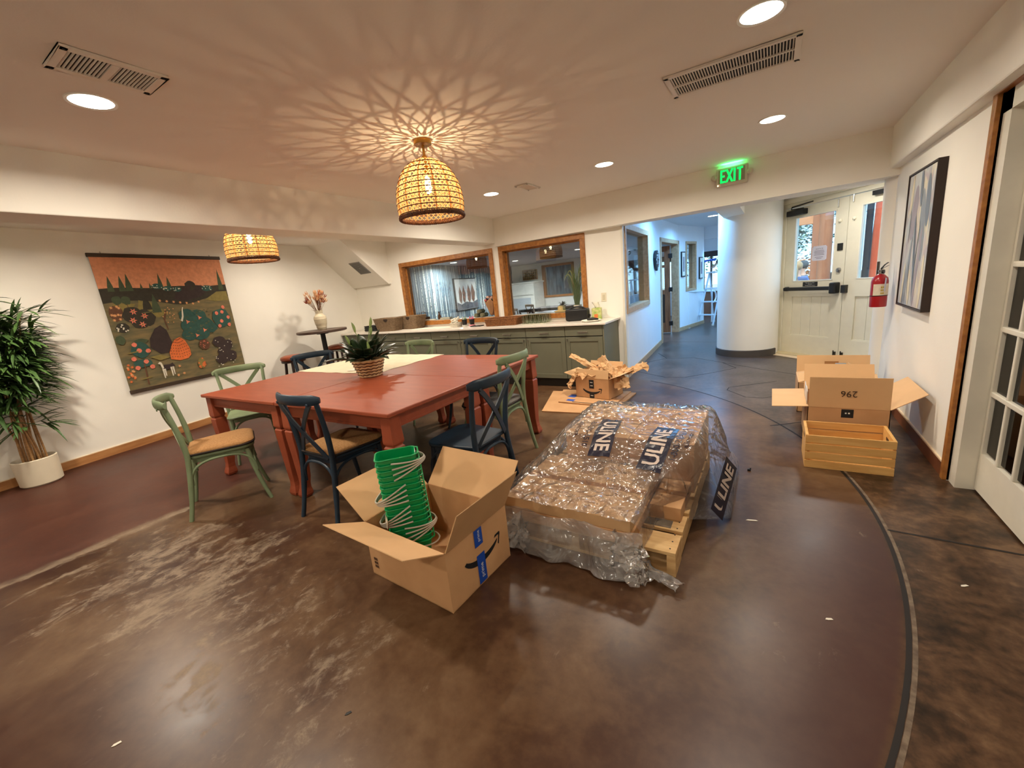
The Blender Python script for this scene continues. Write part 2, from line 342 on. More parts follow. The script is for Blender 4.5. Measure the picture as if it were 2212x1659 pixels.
DKW = mat('dim_room_paint', (92,82,70), .9, noise_amt=.1)
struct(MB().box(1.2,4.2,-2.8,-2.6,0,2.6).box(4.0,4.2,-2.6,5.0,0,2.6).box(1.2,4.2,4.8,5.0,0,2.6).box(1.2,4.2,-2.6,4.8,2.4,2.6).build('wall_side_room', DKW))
struct(MB().box(-7.4,1.3,-2.9,-2.7,0,2.6).build('wall_front', WALL))
# ------------------------------------------------------------------ hall and vestibule
H0, H1, H2, H3 = Vector((-1.683,5.66)), Vector((-1.87,8.72)), Vector((-1.84,10.45)), Vector((-1.486,11.92))
class Seg:
    def __init__(s, a, b): s.a, s.b = a, b; s.d = (b-a).normalized(); s.n = Vector((s.d.y,-s.d.x)); s.len = (b-a).length
    def p(s, t, o, z): q = s.a+s.d*t+s.n*o; return (q.x, q.y, z)
    def box(s, mb, t0, t1, z0, z1, o0, o1):
        return mb.hexa([s.p(t0,o0,z0),s.p(t1,o0,z0),s.p(t1,o1,z0),s.p(t0,o1,z0)], [s.p(t0,o0,z1),s.p(t1,o0,z1),s.p(t1,o1,z1),s.p(t0,o1,z1)])
SA, SB, SC = Seg(H0,H1), Seg(H1,H2), Seg(H2,H3)
HALLW = mat('hall_paint', (224,228,232), .8, noise_amt=.03, noise_scale=4)
T = -.14
b = MB(); SA.box(b, 0, .14, 0, 2.5, T, 0); SA.box(b, 1.76, SA.len, 0, 2.5, T, 0); SA.box(b, .14, 1.76, 0, .92, T, 0); SA.box(b, .14, 1.76, 2.06, 2.5, T, 0)
struct(b.build('wall_hall', HALLW))
b = MB(); SB.box(b, 0, SB.len, 2.0, 2.5, T, 0); struct(b.build('wall_hall_header', HALLW))
b = MB(); SC.box(b, 0, .42, 0, 2.5, T, 0); SC.box(b, .98, SC.len, 0, 2.5, T, 0); SC.box(b, .42, .98, 0, .93, T, 0); SC.box(b, .42, .98, 2.02, 2.5, T, 0); struct(b.build('wall_hall_far', HALLW))
b = MB(); SA.box(b, .02, SA.len-.09, 0, .085, 0, .014); SC.box(b, .02, SC.len, 0, .085, 0, .014); struct(b.build('baseboard_hall', OAKP))
struct(MB().box(-1.70,-1.672,5.63,5.665,0,2.04).build('trim_5', WHITE))
def hwin(n, sg, t0, t1, z0, z1, f=.075):
    w = bpy.data.objects.new('window_%d' % n, None); COL.objects.link(w); struct(w)
    for nm, a in (('frame_jamb',(t0,t0+f,z0+f,z1-f)),('frame_jamb',(t1-f,t1,z0+f,z1-f)),('frame_head',(t0,t1,z1-f,z1)),('frame_sill',(t0,t1,z0,z0+f))):
        b = MB(); sg.box(b, *a, T-.01, .016); b.build(nm, OAKP, w, bevel=.003)
    b = MB(); sg.box(b, t0+f, t1-f, z0+f, z1-f, -.075, -.069); b.build('pane', GLASS, w)
hwin(3, SA, .10, 1.80, .89, 2.09); hwin(4, SC, .39, 1.01, .9, 2.05, .055)
hd = bpy.data.objects.new('door_3', None); COL.objects.link(hd); struct(hd)
for nm, a in (('casing',(-.02,.07,0,2.06)),('casing',(SB.len-.1,SB.len+.02,0,2.06)),('casing_head',(-.02,SB.len+.02,1.98,2.06))):
    b = MB(); SB.box(b, *a, T, .018); b.build(nm, OAKP, hd, bevel=.004)
RW = mat('knotty_door_wood', (150,98,62), .5, noise_amt=1, rgb2=(112,66,38), noise_scale=3, stretch=(6,6,1.2))
def rbox(mb, o, dx, x0, x1, y0, y1, z0, z1):
    dx = Vector((dx[0],dx[1],0)).normalized(); dy = Vector((-dx.y,dx.x,0)); o = Vector((o[0],o[1],0)); q = lambda x,y,z: tuple(o+dx*x+dy*y+Vector((0,0,z)))
    return mb.hexa([q(x0,y0,z0),q(x1,y0,z0),q(x1,y1,z0),q(x0,y1,z0)],[q(x0,y0,z1),q(x1,y0,z1),q(x1,y1,z1),q(x0,y1,z1)])
ho = SB.p(SB.len-.13, -.16, 0); hx = (-.97,-.24)
b = MB(); rbox(b,ho,hx,0,.12,0,.04,.01,1.97); b.build('stile', RW, hd); b = MB(); rbox(b,ho,hx,.78,.9,0,.04,.01,1.97); b.build('stile', RW, hd)
for z0, z1 in ((.01,.24),(.9,1.0),(1.5,1.56),(1.85,1.97)):
    b = MB(); rbox(b,ho,hx,.12,.78,0,.04,z0,z1); b.build('rail', RW, hd)
b = MB(); rbox(b,ho,hx,.12,.78,.017,.023,1.0,1.85); b.build('pane', GLASS, hd)
b = MB(); rbox(b,ho,hx,.12,.78,.01,.03,.24,.9); b.build('dark_panel', mat('dark_panel',(52,40,32),.5,noise_amt=.2), hd)
for z in (.22,1.0,1.75):
    b = MB(); rbox(b,ho,hx,-.05,.03,-.012,.05,z-.05,z+.05); b.build('hinge', BLACK, hd)
# ceilings beyond the lintel
struct(MB().prism([(-1.95,5.72),(-.62,5.72),(-.62,15.2),(-8.9,15.2),(-8.9,5.8),(-1.95,5.8)], 2.40, 2.5).build('ceiling_hall', mat('hall_ceiling', (222,224,226), .9, noise_amt=.02)))
struct(MB().prism([(-.4,5.72),(2.0,5.72),(1.75,6.25),(.1,7.9),(-.4,8.3)], 2.29, 2.5).build('ceiling_vestibule', WALL))
struct(MB().box(-.65,-.37,5.70,7.9,2.10,2.5).build('wall_soffit', WALL))
colw = struct(MB().lathe([(0,0),(.43,0),(.43,2.45),(0,2.45)], 48, (-.32,7.65,0)).build('wall_column', WALL, smooth=SM))
struct(MB().lathe([(.431,0),(.446,0),(.446,.10),(.431,.105)], 40, (-.32,7.65,0), R(150), R(335)).build('baseboard_column', DARKRUB, smooth=SM))
struct(MB().lathe([(0,0),(.155,0),(.155,2.06),(0,2.06)], 32, (1.03,5.50,0)).build('wall_column_right', WALL, smooth=SM))
# entrance doors, set at 45 degrees
DO = Vector((.16,7.682,0)); DX = (.7105,-.7037)
EMP = bpy.data.objects.new('door_1', None); COL.objects.link(EMP); EMP.location = DO; EMP.rotation_euler = (0,0,math.atan2(DX[1],DX[0])); struct(EMP)
DOORP = mat('cream_door_paint', (224,218,196), .42, noise_amt=.05, noise_scale=10)
def leaf(x0, hinge_left):
    w = .893; st = (x0+.14, x0+w-.148) if hinge_left else (x0+.158, x0+w-.135)
    MB().box(x0,st[0],0,.045,.012,2.10).build('stile', DOORP, EMP); MB().box(st[1],x0+w,0,.045,.012,2.10).build('stile', DOORP, EMP)
    MB().box(st[0],st[1],0,.045,1.97,2.10).build('top_rail', DOORP, EMP); MB().box(st[0],st[1],0,.045,.855,1.073).build('lock_rail', DOORP, EMP); MB().box(st[0],st[1],0,.045,.012,.283).build('bottom_rail', DOORP, EMP)
    k = 4; wd = (st[1]-st[0])/k
    for i in range(k): MB().box(st[0]+wd*i+.0015, st[0]+wd*(i+1)-.0015, .016,.034,.283,.855).build('plank', DOORP, EMP, bevel=.003)
    MB().box(st[0],st[1],.004,.018,.283,.296).build('panel_sill', DOORP, EMP)
    MB().box(st[0],st[1],.02,.026,1.073,1.97).build('pane', GLASS, EMP)
    g = .012; MB().box(st[0],st[0]+g,-.004,.05,1.073,1.97).box(st[1]-g,st[1],-.004,.05,1.073,1.97).box(st[0],st[1],-.004,.05,1.073,1.073+g).box(st[0],st[1],-.004,.05,1.97-g,1.97).build('glazing_bead', WHITE, EMP)
leaf(.003, True); leaf(.903, False)
def dpart(nm, m, *boxes, bevel=.002):
    b = MB()
    for q in boxes: b.box(*q)
    return b.build(nm, m, EMP, bevel=bevel)
dpart('casing', DOORP, (-.20,-.145,-.03,.1,0,2.21)); dpart('casing', DOORP, (-.145,-.075,-.015,.1,0,2.17)); dpart('casing', DOORP, (-.075,0,-.025,.1,0,2.11))
dpart('casing_head', DOORP, (-.2,1.95,-.05,.1,2.17,2.23)); dpart('casing_head', DOORP, (-.145,1.9,-.02,.1,2.11,2.17)); dpart('casing', DOORP, (1.80,1.95,-.03,.1,0,2.21))
dpart('threshold', mat('threshold_wood', (206,190,150), .5, noise_amt=.15), (-.16,1.9,-.16,.06,0,.018)); dpart('threshold_lip', PALE, (-.16,1.9,-.27,-.16,0,.008))
bar = dpart('push_bar', BLACK, (.05,.80,-.075,-.035,.945,.995), bevel=.012); dpart('push_bar_head', BLACK, (.78,.865,-.10,0,.90,1.045), bevel=.015)
dpart('push_bar_mount', BLACK, (.05,.09,-.04,0,.94,1.0)); dpart('strike', mat('dark_steel',(70,68,64),.4,.8), (.905,.965,-.05,0,.905,1.005))
dpart('door_closer', BLACK, (.055,.33,-.08,0,1.995,2.07), bevel=.008); b = MB().tube([(.3,-.05,2.075),(.12,-.06,2.085),(.1,-.03,2.12),(.42,-.02,2.14)], .009, 6); b.build('closer_arm', mat('dark_steel'), EMP)
dpart('closer_arm_end', BLACK, (1.2,1.5,-.05,0,2.04,2.09)); dpart('lock_plate', mat('dark_steel'), (.79,.86,-.012,0,1.45,1.54))
MB().lathe([(0,0),(.032,0),(.03,.018),(.018,.026),(0,.028)], 20).xf(Matrix.Translation((.828,0,1.2))@Matrix.Rotation(R(90),4,'X')).build('deadbolt', METAL, EMP, smooth=SM)
for x, z, h in ((.765,1.99,.1),(.955,2.02,.09)): MB().tube([(x,-.01,z),(x,-.01,z+h)], .008, 6).build('flush_bolt', METAL, EMP)
for x in (.855,.955): MB().box(x-.014,x+.014,-.025,0,.02,.11).tube([(x,-.03,.02),(x,-.03,.13)], .007, 6).build('floor_bolt', mat('dark_steel'), EMP)
for x in (.80,.98): MB().sphere((x,-.005,1.82), .022, 10, 6).build('knob', DOORP, EMP, smooth=True)
sg = dpart('door_sign', BLACK, (.315,.54,-.006,0,1.0,1.062)); PW = mat('print_white', (225,225,220), .6)
for t, z, s in (('This door to remain', 1.048, .017), ('unlocked', 1.031, .016), ('during business hours', 1.014, .017)):
    b = text_mb(t, s); b.xf(frameM((.4275,-.0065,z),(1,0,0),(0,0,1))).build('lettering', PW, sg)
nb = MB(); nb.prism([(.415,1.36),(.435,1.345),(.605,1.345),(.625,1.36),(.625,1.52),(.605,1.54),(.435,1.54),(.415,1.52)], 0, .003); nb.xf(frameM((0,.018,0),(1,0,0),(0,0,1)))
no = nb.build('notice', mat('notice_paper', (206,204,216), .6), EMP); GR = mat('print_grey', (110,104,120), .7)
nt_ = MB(); nt_.add(*(lambda q: (q.v, q.f))(text_mb('NOTICE', .03).xf(frameM((.52,.0145,1.5),(1,0,0),(0,0,1)))))
for i in range(6): w = (.07,.075,.068,.075,.06,.04)[i]; z = 1.475-.018*i-(.012 if i > 3 else 0); nt_.add([(.52-w,.0145,z-.003),(.52+w,.0145,z-.003),(.52+w,.0145,z+.003),(.52-w,.0145,z+.003)], [(0,1,2,3)])
nt_.build('print_lines', GR, no)
b = MB(); b2 = MB()
for mb, x0, x1, z0, z1 in ((b,-1.3,-.2,0,2.5),(b,1.95,3.1,0,2.5),(b,-.2,1.95,2.23,2.5)):
    rbox(mb, DO, DX, x0, x1, .0, .14, z0, z1)
struct(b.build('wall_entrance', WALL))
struct(MB().box(1.15,1.35,5.4,6.6,0,2.5).build('wall_vestibule_right', WALL))
# hall outer side: unseen glazing added for daylight; far end with its window band
b = MB().box(-.36,-.24,8.0,8.7,0,2.5).box(-.36,-.24,8.7,11.7,0,.35).box(-.36,-.24,8.7,11.7,2.15,2.5).box(-.36,-.24,11.7,14.4,0,.5).box(-.36,-.24,11.7,14.4,2.2,2.5)
struct(b.build('wall_hall_outer', HALLW))
struct(MB().box(-.31,-.30,8.7,11.7,.35,2.15).build('window_5', GLASS)); struct(MB().box(-.31,-.30,11.7,14.4,.5,2.2).build('window_6', GLASS))
b = MB().box(-4.5,-.24,14.4,14.55,0,.75).box(-4.5,-.24,14.4,14.55,1.86,2.5); struct(b.build('wall_hall_end', HALLW))
struct(MB().box(-4.5,-.3,14.33,14.42,1.72,1.88).build('trim_6', mat('dark_valance', (58,42,36), .6, noise_amt=.3)))
struct(MB().box(-4.5,-.3,14.46,14.47,.75,1.75).build('window_7', GLASS))
for i, x in enumerate((-3.4,-2.6,-1.95,-1.62,-1.3,-.75)): struct(MB().box(x,x+(.09 if i != 3 else .05),14.4,14.5,.75,1.75).build('trim_%d' % (7+i), mat('window_post', (104,84,70), .6, noise_amt=.3)))
struct(MB().box(-1.5,-.36,11.94,12.1,2.1,2.5).build('wall_hall_beam', HALLW))
portal((-.2,10.2,1.25), 3.0, 1.8, (0, R(90), 0)); portal((-.2,13.0,1.35), 2.7, 1.7, (0, R(90), 0)); portal((-2.2,14.6,1.25), 4, 1.0, (R(-90), 0, 0))
dn = Vector((.7037,.7105,0)); pc = DO+Vector((DX[0],DX[1],0))*.9+dn*.12; portal((pc.x,pc.y,1.5), 1.6, .95, (R(-90), 0, math.atan2(DX[1],DX[0])))
# ------------------------------------------------------------------ room seen through the interior windows
def birch():
    m = bpy.data.materials.new('birch_wallpaper'); m.use_nodes = True; nt = m.node_tree; L = nt.links.new; b = nt.nodes['Principled BSDF']; b.inputs['Roughness'].default_value = .7
    tc = N(nt,'ShaderNodeTexCoord')
    def layer(sx, sz, lo, hi, dark, light, seed):
        mp = N(nt,'ShaderNodeMapping'); mp.inputs['Scale'].default_value = (0, sx, sz); mp.inputs['Location'].default_value = (seed,seed,0); L(tc.outputs['Object'], mp.inputs[0])
        n = N(nt,'ShaderNodeTexNoise'); n.inputs['Scale'].default_value = 1; n.inputs['Detail'].default_value = 2; L(mp.outputs[0], n.inputs['Vector'])
        r = N(nt,'ShaderNodeValToRGB'); e = r.color_ramp.elements; e[0].position = lo; e[1].position = hi; e[0].color = (*lin(dark),1); e[1].color = (*lin(light),1); L(n.outputs['Fac'], r.inputs[0]); return n, r
    n1, r1 = layer(30, .5, .48, .56, (58,76,86), (132,150,154), 3); n2, r2 = layer(15, .35, .60, .63, (0,0,0), (255,255,255), 11)
    n3, r3 = layer(22, 40, .40, .46, (60,62,58), (208,214,198), 5)
    mx = N(nt,'ShaderNodeMix', data_type='RGBA'); L(r2.outputs[0], mx.inputs[0]); L(r1.outputs[0], mx.inputs[6]); L(r3.outputs[0], mx.inputs[7]); L(mx.outputs[2], b.inputs['Base Color']); return m
struct(lwall('wall_wallpaper', 7.38, 14.0, .0, 2.18, .002, .02, birch()))
struct(MB().prism([lw(lwy(5.8),-.1)[:2], (-1.95,5.8), (-1.95,14.3), lw(lwy(14.3),-.1)[:2]], 2.18, 2.3).build('ceiling_far_room', mat('grey_ceiling', (176,180,184), .9, noise_amt=.03)))
struct(MB().box(-9.0,-7.08,14.0,14.2,0,2.3).box(-5.95,-3.4,14.0,14.2,0,2.3).box(-7.08,-5.95,14.0,14.2,0,.99).box(-7.08,-5.95,14.0,14.2,2.02,2.3).build('wall_far_room', mat('far_wall_paint', (216,214,204), .8)))
struct(MB().box(-3.5,-3.4,11.95,14.0,0,2.3).build('wall_far_room_side', HALLW))
fw = bpy.data.objects.new('window_8', None); COL.objects.link(fw); struct(fw)
for q in ((-7.16,-7.06),(-6.0,-5.9)): MB().box(*q,13.97,14.1,.95,2.06).build('frame_jamb', OAK, fw)
MB().box(-7.16,-5.9,13.97,14.1,2.0,2.08).build('frame_head', OAK, fw); MB().box(-7.16,-5.9,13.95,14.1,.93,1.0).build('frame_sill', OAK, fw); MB().box(-7.06,-6.0,14.06,14.065,1.0,2.0).build('pane', GLASS, fw)
struct(MB().box(-7.9,-5.2,14.9,15.0,0,2.4).build('wall_blue', mat('blue_leaf_wallpaper', (150,166,182), .7, noise_amt=1, rgb2=(28,44,66), noise_scale=9, stretch=(1,1,.22), detail=2)))
# ------------------------------------------------------------------ ceiling lights
LENS = emis('led_lens', (255,246,226), 14)
RING = mat('can_ring', (238,234,224), .5)
def can(x, y, z, label, power=None, color=None, r=.082, grp='recessed lights in the main ceiling', light=True):
    t = thing('recessed_light', label, 'ceiling light', (x,y,z), 0, grp)
    MB().lathe([(r,0),(r+.013,0),(r+.012,-.006),(r,-.004)], 32).build('ring', RING, t, smooth=SM)
    MB().lathe([(0,-.002),(r,-.002)], 32).build('lens', LENS, t)
    if light:
        l = bpy.data.lights.new('led_lamp', 'AREA'); l.shape = 'DISK'; l.size = 2*r; l.energy = power or CAN_W; l.color = color or CAN_C; l.spread = R(166)
        o = bpy.data.objects.new('led_lamp', l); COL.objects.link(o); o.parent = t; o.location = (0,0,-.012)
    return t
can(-2.76,.904,2.45,'bright round recessed light beside the two-part ceiling vent at upper left')
can(-.08,2.425,2.45,'large bright round recessed light at the top, above the long grille', 14)
can(-.04,4.11,2.45,'round recessed light between the long grille and the green exit sign', 14)
can(-1.394,4.19,2.45,'round recessed light midway between the near basket pendant and the exit sign')
can(-2.728,4.238,2.45,'round recessed light beside the small ceiling vent near the beam')
can(-4.92,.97,2.45,'recessed light in the niche ceiling hidden behind the beam', 38, grp=None)
can(-5.05,4.55,2.45,'added unseen light over the left end of the counter, brightening the back wall', 28, grp=None); can(-5.75,3.7,2.45,'recessed light in the niche ceiling by the tall round table', 13, grp=None)  # first lamp is unseen, added to brighten the wall above the counter
can(.55,6.35,2.29,'added unseen light above the vestibule, brightening the entrance from behind the lintel', 13, (1,.95,.88), grp=None)  # lamp added out of sight to brighten door and column
can(-.06,-1.3,2.45,'added fill light behind the viewer near the glazed door', grp=None); can(-2.75,-1.2,2.45,'added fill light behind the viewer by the beam', grp=None)  # both lamps added for fill, out of view
HALL_DAY_C = (.17,.50,1)  # hall lamps tinted blue and boosted, standing in for daylight
for i, (x, y) in enumerate(((-1.2,7.45),(-1.05,9.7),(-.98,12.3))):
    can(x, y, 2.40, ('nearest','middle','farthest')[i]+' recessed hallway light, tinted blue to stand in for daylight', 38, HALL_DAY_C, .09, 'hallway ceiling lights')
for i, (x, y) in enumerate(((-7.0,8.75),(-6.6,11.2),(-5.6,11.8),(-4.2,10.3))):
    can(x, y, 2.178, ('recessed light over the birch wallpaper seen through the left interior window','recessed light near the far corner seen beside the framed wood art','recessed light by the far framed opening in the next room','recessed light in the middle of the next room')[i], 75, (.92,.95,1), .085, 'ceiling lights in the next room')

# ------------------------------------------------------------------ basket pendants
def rattan():
    m = bpy.data.materials.new('rattan'); m.use_nodes = True; nt = m.node_tree; nt.nodes.remove(nt.nodes['Principled BSDF']); L = nt.links.new
    d = N(nt,'ShaderNodeBsdfDiffuse'); t = N(nt,'ShaderNodeBsdfTranslucent'); mx = N(nt,'ShaderNodeMixShader'); mx.inputs[0].default_value = .62
    tc = N(nt,'ShaderNodeTexCoord'); nz = N(nt,'ShaderNodeTexNoise'); nz.inputs['Scale'].default_value = 60; L(tc.outputs['Object'], nz.inputs['Vector'])
    r = N(nt,'ShaderNodeValToRGB'); r.color_ramp.elements[0].color = (*lin((220,168,104)),1); r.color_ramp.elements[1].color = (*lin((252,220,164)),1); L(nz.outputs['Fac'], r.inputs[0])
    L(r.outputs[0], d.inputs[0]); L(r.outputs[0], t.inputs[0]); L(d.outputs[0], mx.inputs[1]); L(t.outputs[0], mx.inputs[2]); L(mx.outputs[0], nt.nodes['Material Output'].inputs[0]); return m
RAT = rattan(); RATD = mat('rattan_rim', (112,66,34), .6, noise_amt=1, rgb2=(70,38,18), noise_scale=50); BRASS = mat('satin_brass', (186,140,66), .35, .9, noise_amt=.1)
PROF = [(.222,0),(.231,.06),(.233,.12),(.226,.18),(.211,.235),(.186,.29),(.15,.337),(.105,.372),(.05,.392)]
def prad(z):
    for (r0,z0),(r1,z1) in zip(PROF, PROF[1:]):
        if z <= z1: return r0+(r1-r0)*(z-z0)/(z1-z0)
    return PROF[-1][0]
def ribbon(b, pts, w):
    A = []; B = []
    for i, p in enumerate(pts):
        t = (pts[min(i+1,len(pts)-1)]-pts[max(i-1,0)]).normalized(); n = t.cross(Vector((p.x,p.y,p.z*.4))).normalized()*w; A.append(p+n); B.append(p-n)
    b.grid([A,B])
def pendant(x, y, z, zc, label, grp, lit=True):
    t = thing('basket_pendant', label, 'pendant lamp', (x,y,z), .2, grp)       # origin at the rim
    H = zc-z
    MB().lathe([(0,H-.03),(.058,H-.03),(.06,H-.027),(.06,H),(0,H)], 32).build('canopy', BRASS, t, smooth=SM)
    MB().lathe([(0,.395),(.009,.395),(.009,H-.03),(0,H-.03)], 14).lathe([(0,.38),(.02,.38),(.02,.41),(.012,.42),(0,.42)], 16).build('stem', BRASS, t, smooth=SM)
    MB().lathe([(0,.29),(.018,.29),(.02,.33),(.016,.39),(0,.39)], 14).build('socket', BRASS, t, smooth=SM)
    MB().lathe([(0,.17),(.014,.175),(.022,.2),(.022,.235),(.014,.28),(0,.29)], 14).build('bulb', glow_glass('bulb_glow' if lit else 'dim_bulb_glow', (255,226,170), 14 if lit else 7), t, smooth=True)
    zs = [.03+.036*i for i in range(11)]; b = MB()
    rg = MB()
    for q in zs[:-1]: rg.tube(arc((0,0), prad(q)+.003, 0, 2*PI*39/40, 39, q), .0032, 4, closed=True)
    rg.build('band_rings', RATD, t)
    for i in range(14):
        a = 2*PI*i/14; b.tube([(prad(q)*math.cos(a), prad(q)*math.sin(a), q) for q in [.0]+zs[::2]+[.392]], .0048, 4)
    for k in range(10):
        z0, z1 = zs[k], zs[k+1]; n = 40 if k < 7 else 24
        for i in range(n):
            for s in (0, 1):
                a0 = 2*PI*(i+s)/n; a1 = 2*PI*(i+1-s)/n; am = (a0+a1)/2; zm = (z0+z1)/2; off = .003 if s else -.003; rm = prad(zm)+off
                ribbon(b, [Vector((prad(z0)*math.cos(a0),prad(z0)*math.sin(a0),z0)),Vector((rm*math.cos(am),rm*math.sin(am),zm)),Vector((prad(z1)*math.cos(a1),prad(z1)*math.sin(a1),z1))], .0033)
    b.build('woven_shade', RAT, t)
    rim = MB()
    for k in range(3):
        rim.tube([((.224+.006*math.sin(a*30+k*2.1))*math.cos(a), (.224+.006*math.sin(a*30+k*2.1))*math.sin(a), .012+.009*math.cos(a*30+k*2.1)) for a in [2*PI*i/240 for i in range(240)]], .0075, 5, closed=True)
    rim.build('braided_rim', RATD, t, smooth=True)
    if lit:
        l = bpy.data.lights.new('bulb_lamp', 'POINT'); l.energy = PEND_W; l.color = PEND_C; l.shadow_soft_size = .004
        o = bpy.data.objects.new('bulb_lamp', l); COL.objects.link(o); o.parent = t; o.location = (0,0,.225); 
    return t
pendant(-2.09, 2.44, 1.935, 2.45, 'glowing woven basket pendant on a brass stem in front of the beam', 'basket pendants over the table')
pendant(-4.50, 2.42, 1.925, 2.45, 'glowing woven basket pendant half hidden behind the beam beside the wall hanging', 'basket pendants over the table')
for x, y, lab in ((-5.72,7.98,'dark woven basket pendant seen at the top of the left interior window'),(-3.88,8.05,'dark woven basket pendant seen at the top of the right interior window')):
    pp = pendant(x, y, 1.915, 2.18, lab, 'basket pendants in the next room', False)
    for ch in pp.children:
        if ch.name.startswith('woven'): ch.data.materials[0] = mat('brown_rattan', (168,118,84), .7, noise_amt=.3)
        if ch.name.startswith('stem') or ch.name.startswith('canopy'): pass

# ------------------------------------------------------------------ vents
VW = mat('vent_enamel', (240,232,220), .5, noise_amt=.05); VD = mat('vent_dark', (34,31,28), .8)
def grille(name, label, x0, x1, y0, y1, z, n, bars, along='x', split=0):
    t = thing(name, label, 'ceiling vent', ((x0+x1)/2,(y0+y1)/2,z)); a, c = (x1-x0)/2, (y1-y0)/2
    MB().box(-a+.02,a-.02,-c+.02,c-.02,-.004,0).build('duct', VD, t)
    f = .028; MB().box(-a,-a+f,-c,c,-.012,0).box(a-f,a,-c,c,-.012,0).box(-a,a,-c,-c+f,-.012,0).box(-a,a,c-f,c,-.012,0).build('frame', VW, t, bevel=.003)
    for q in bars:
        (MB().box(-a+f,a-f,q-.006,q+.006,-.012,-.001) if along == 'x' else MB().box(q-.006,q+.006,-c+f,c-f,-.012,-.001)).build('bar', VW, t)
    if split: MB().box(-a+f,a-f,-split,split,-.013,-.001).build('divider', VW, t)
    L = (a if along == 'x' else c)-f
    me = None
    for i in range(n):
        q = -L+2*L*(i+.5)/n
        if me is None:
            g = MB(); M = Matrix.Rotation(R(35), 4, 'Y' if along == 'x' else 'X')
            g.cbox((0,0,0), (.0018,2*c-2*f,.007) if along == 'x' else (2*a-2*f,.0018,.007), M.to_3x3()); o = g.build('louver', VW, t); me = o.data
        else: o = bpy.data.objects.new('louver', me); COL.objects.link(o); o.parent = t
        o.location = (q,0,-.007) if along == 'x' else (0,q,-.007)
    for sx in (-1,1):
        for sy in (-1,1): MB().cyl((sx*(a-.014),sy*(c-.014)), .005, -.0135, -.011, 8).build('screw', VD, t)
    return t
grille('long_ceiling_grille', 'long slotted return grille on the ceiling at upper right', -.555, .085, 2.74, 3.07, 2.45, 42, (0,), 'x')
grille('two_part_vent', 'square ceiling vent with two louvered halves at upper left', -2.50, -2.28, .70, 1.04, 2.45, 22, (), 'y', .012)
grille('small_ceiling_vent', 'small square vent on the ceiling near the beam end', -2.37, -2.21, 4.15, 4.45, 2.45, 12, (), 'y')
sv = thing('slope_vent', 'grey mesh vent set in the sloped soffit in the far left corner', 'vent', (-6.3,5.205,2.017), 0); sv.rotation_euler = (R(-39.5),0,0)
MB().box(-.14,.14,-.15,.15,-.012,0).build('frame', mat('grey_vent', (134,132,128), .6, noise_amt=.05), sv, bevel=.003)
for i in range(12): MB().box(-.12,.12,-.13+.0225*i,-.118+.0225*i,-.015,-.011).build('louver', mat('grey_vent_dark', (104,102,100), .6), sv)
MB().cyl((0,0), .008, -.018, -.012, 10).build('screw', METAL, sv)

# ------------------------------------------------------------------ exit sign
ex = thing('exit_sign', 'lit green exit sign in a pale plastic housing on the lintel', 'exit sign', (-.40,5.393,2.232), math.atan2(-.33,4.61))
HOUS = mat('sign_plastic', (206,196,180), .5, noise_amt=.05); MB().box(-.15,.15,-.045,0,0,.185).build('housing', HOUS, ex, bevel=.008)
MB().box(-.125,.125,-.048,-.04,.03,.165).build('face', mat('sign_face', (150,140,122), .6), ex)
EXG = emis('exit_green', (20,255,90), 1.5)
def letter(b, ch, x, w, h, t):
    P = {'E': [(0,0,t,h),(t,0,w,t),(t,h/2-t/2,w*.85,h/2+t/2),(t,h-t,w,h)], 'I': [(w/2-t/2,0,w/2+t/2,h)], 'T': [(w/2-t/2,0,w/2+t/2,h-t),(0,h-t,w,h)]}
    if ch == 'X':
        for q in ((0,w),(w,0)):
            e = t*.6; b.add([(x+q[0]-e*.9,-.0495,0),(x+q[0]+e*.9,-.0495,0),(x+q[1]+e*.9,-.0495,h),(x+q[1]-e*.9,-.0495,h)], [(0,1,2,3)])
    else:
        for a in P[ch]: b.add([(x+a[0],-.0495,a[1]),(x+a[2],-.0495,a[1]),(x+a[2],-.0495,a[3]),(x+a[0],-.0495,a[3])], [(0,1,2,3)])
b = MB(); xs = -.108
for ch, w in (('E',.05),('X',.055),('I',.022),('T',.056)): letter(b, ch, xs, w, .128, .0185); xs += w+.0105
b.v = [(v[0],v[1],v[2]+.033) for v in b.v]; b.build('letters', EXG, ex)
for s in (-1,1): MB().lathe([(0,0),(.026,0),(.03,.03),(.018,.045),(0,.045)], 14).xf(Matrix.Translation((s*.172,-.012,.10))@Matrix.Rotation(R(90),4,'X')).build('lamp_head', HOUS, ex, smooth=SM)
MB().sphere((-.13,-.05,.014), .006, 8, 6).build('indicator', emis('indicator', (255,220,170), 6), ex)
gl = bpy.data.lights.new('exit_leds', 'AREA'); gl.shape = 'RECTANGLE'; gl.size = .18; gl.size_y = .03; gl.energy = .5; gl.color = (.05,1,.2)
go = bpy.data.objects.new('exit_leds', gl); COL.objects.link(go); go.parent = ex; go.location = (0,-.03,.191); go.rotation_euler = (R(205),0,0)

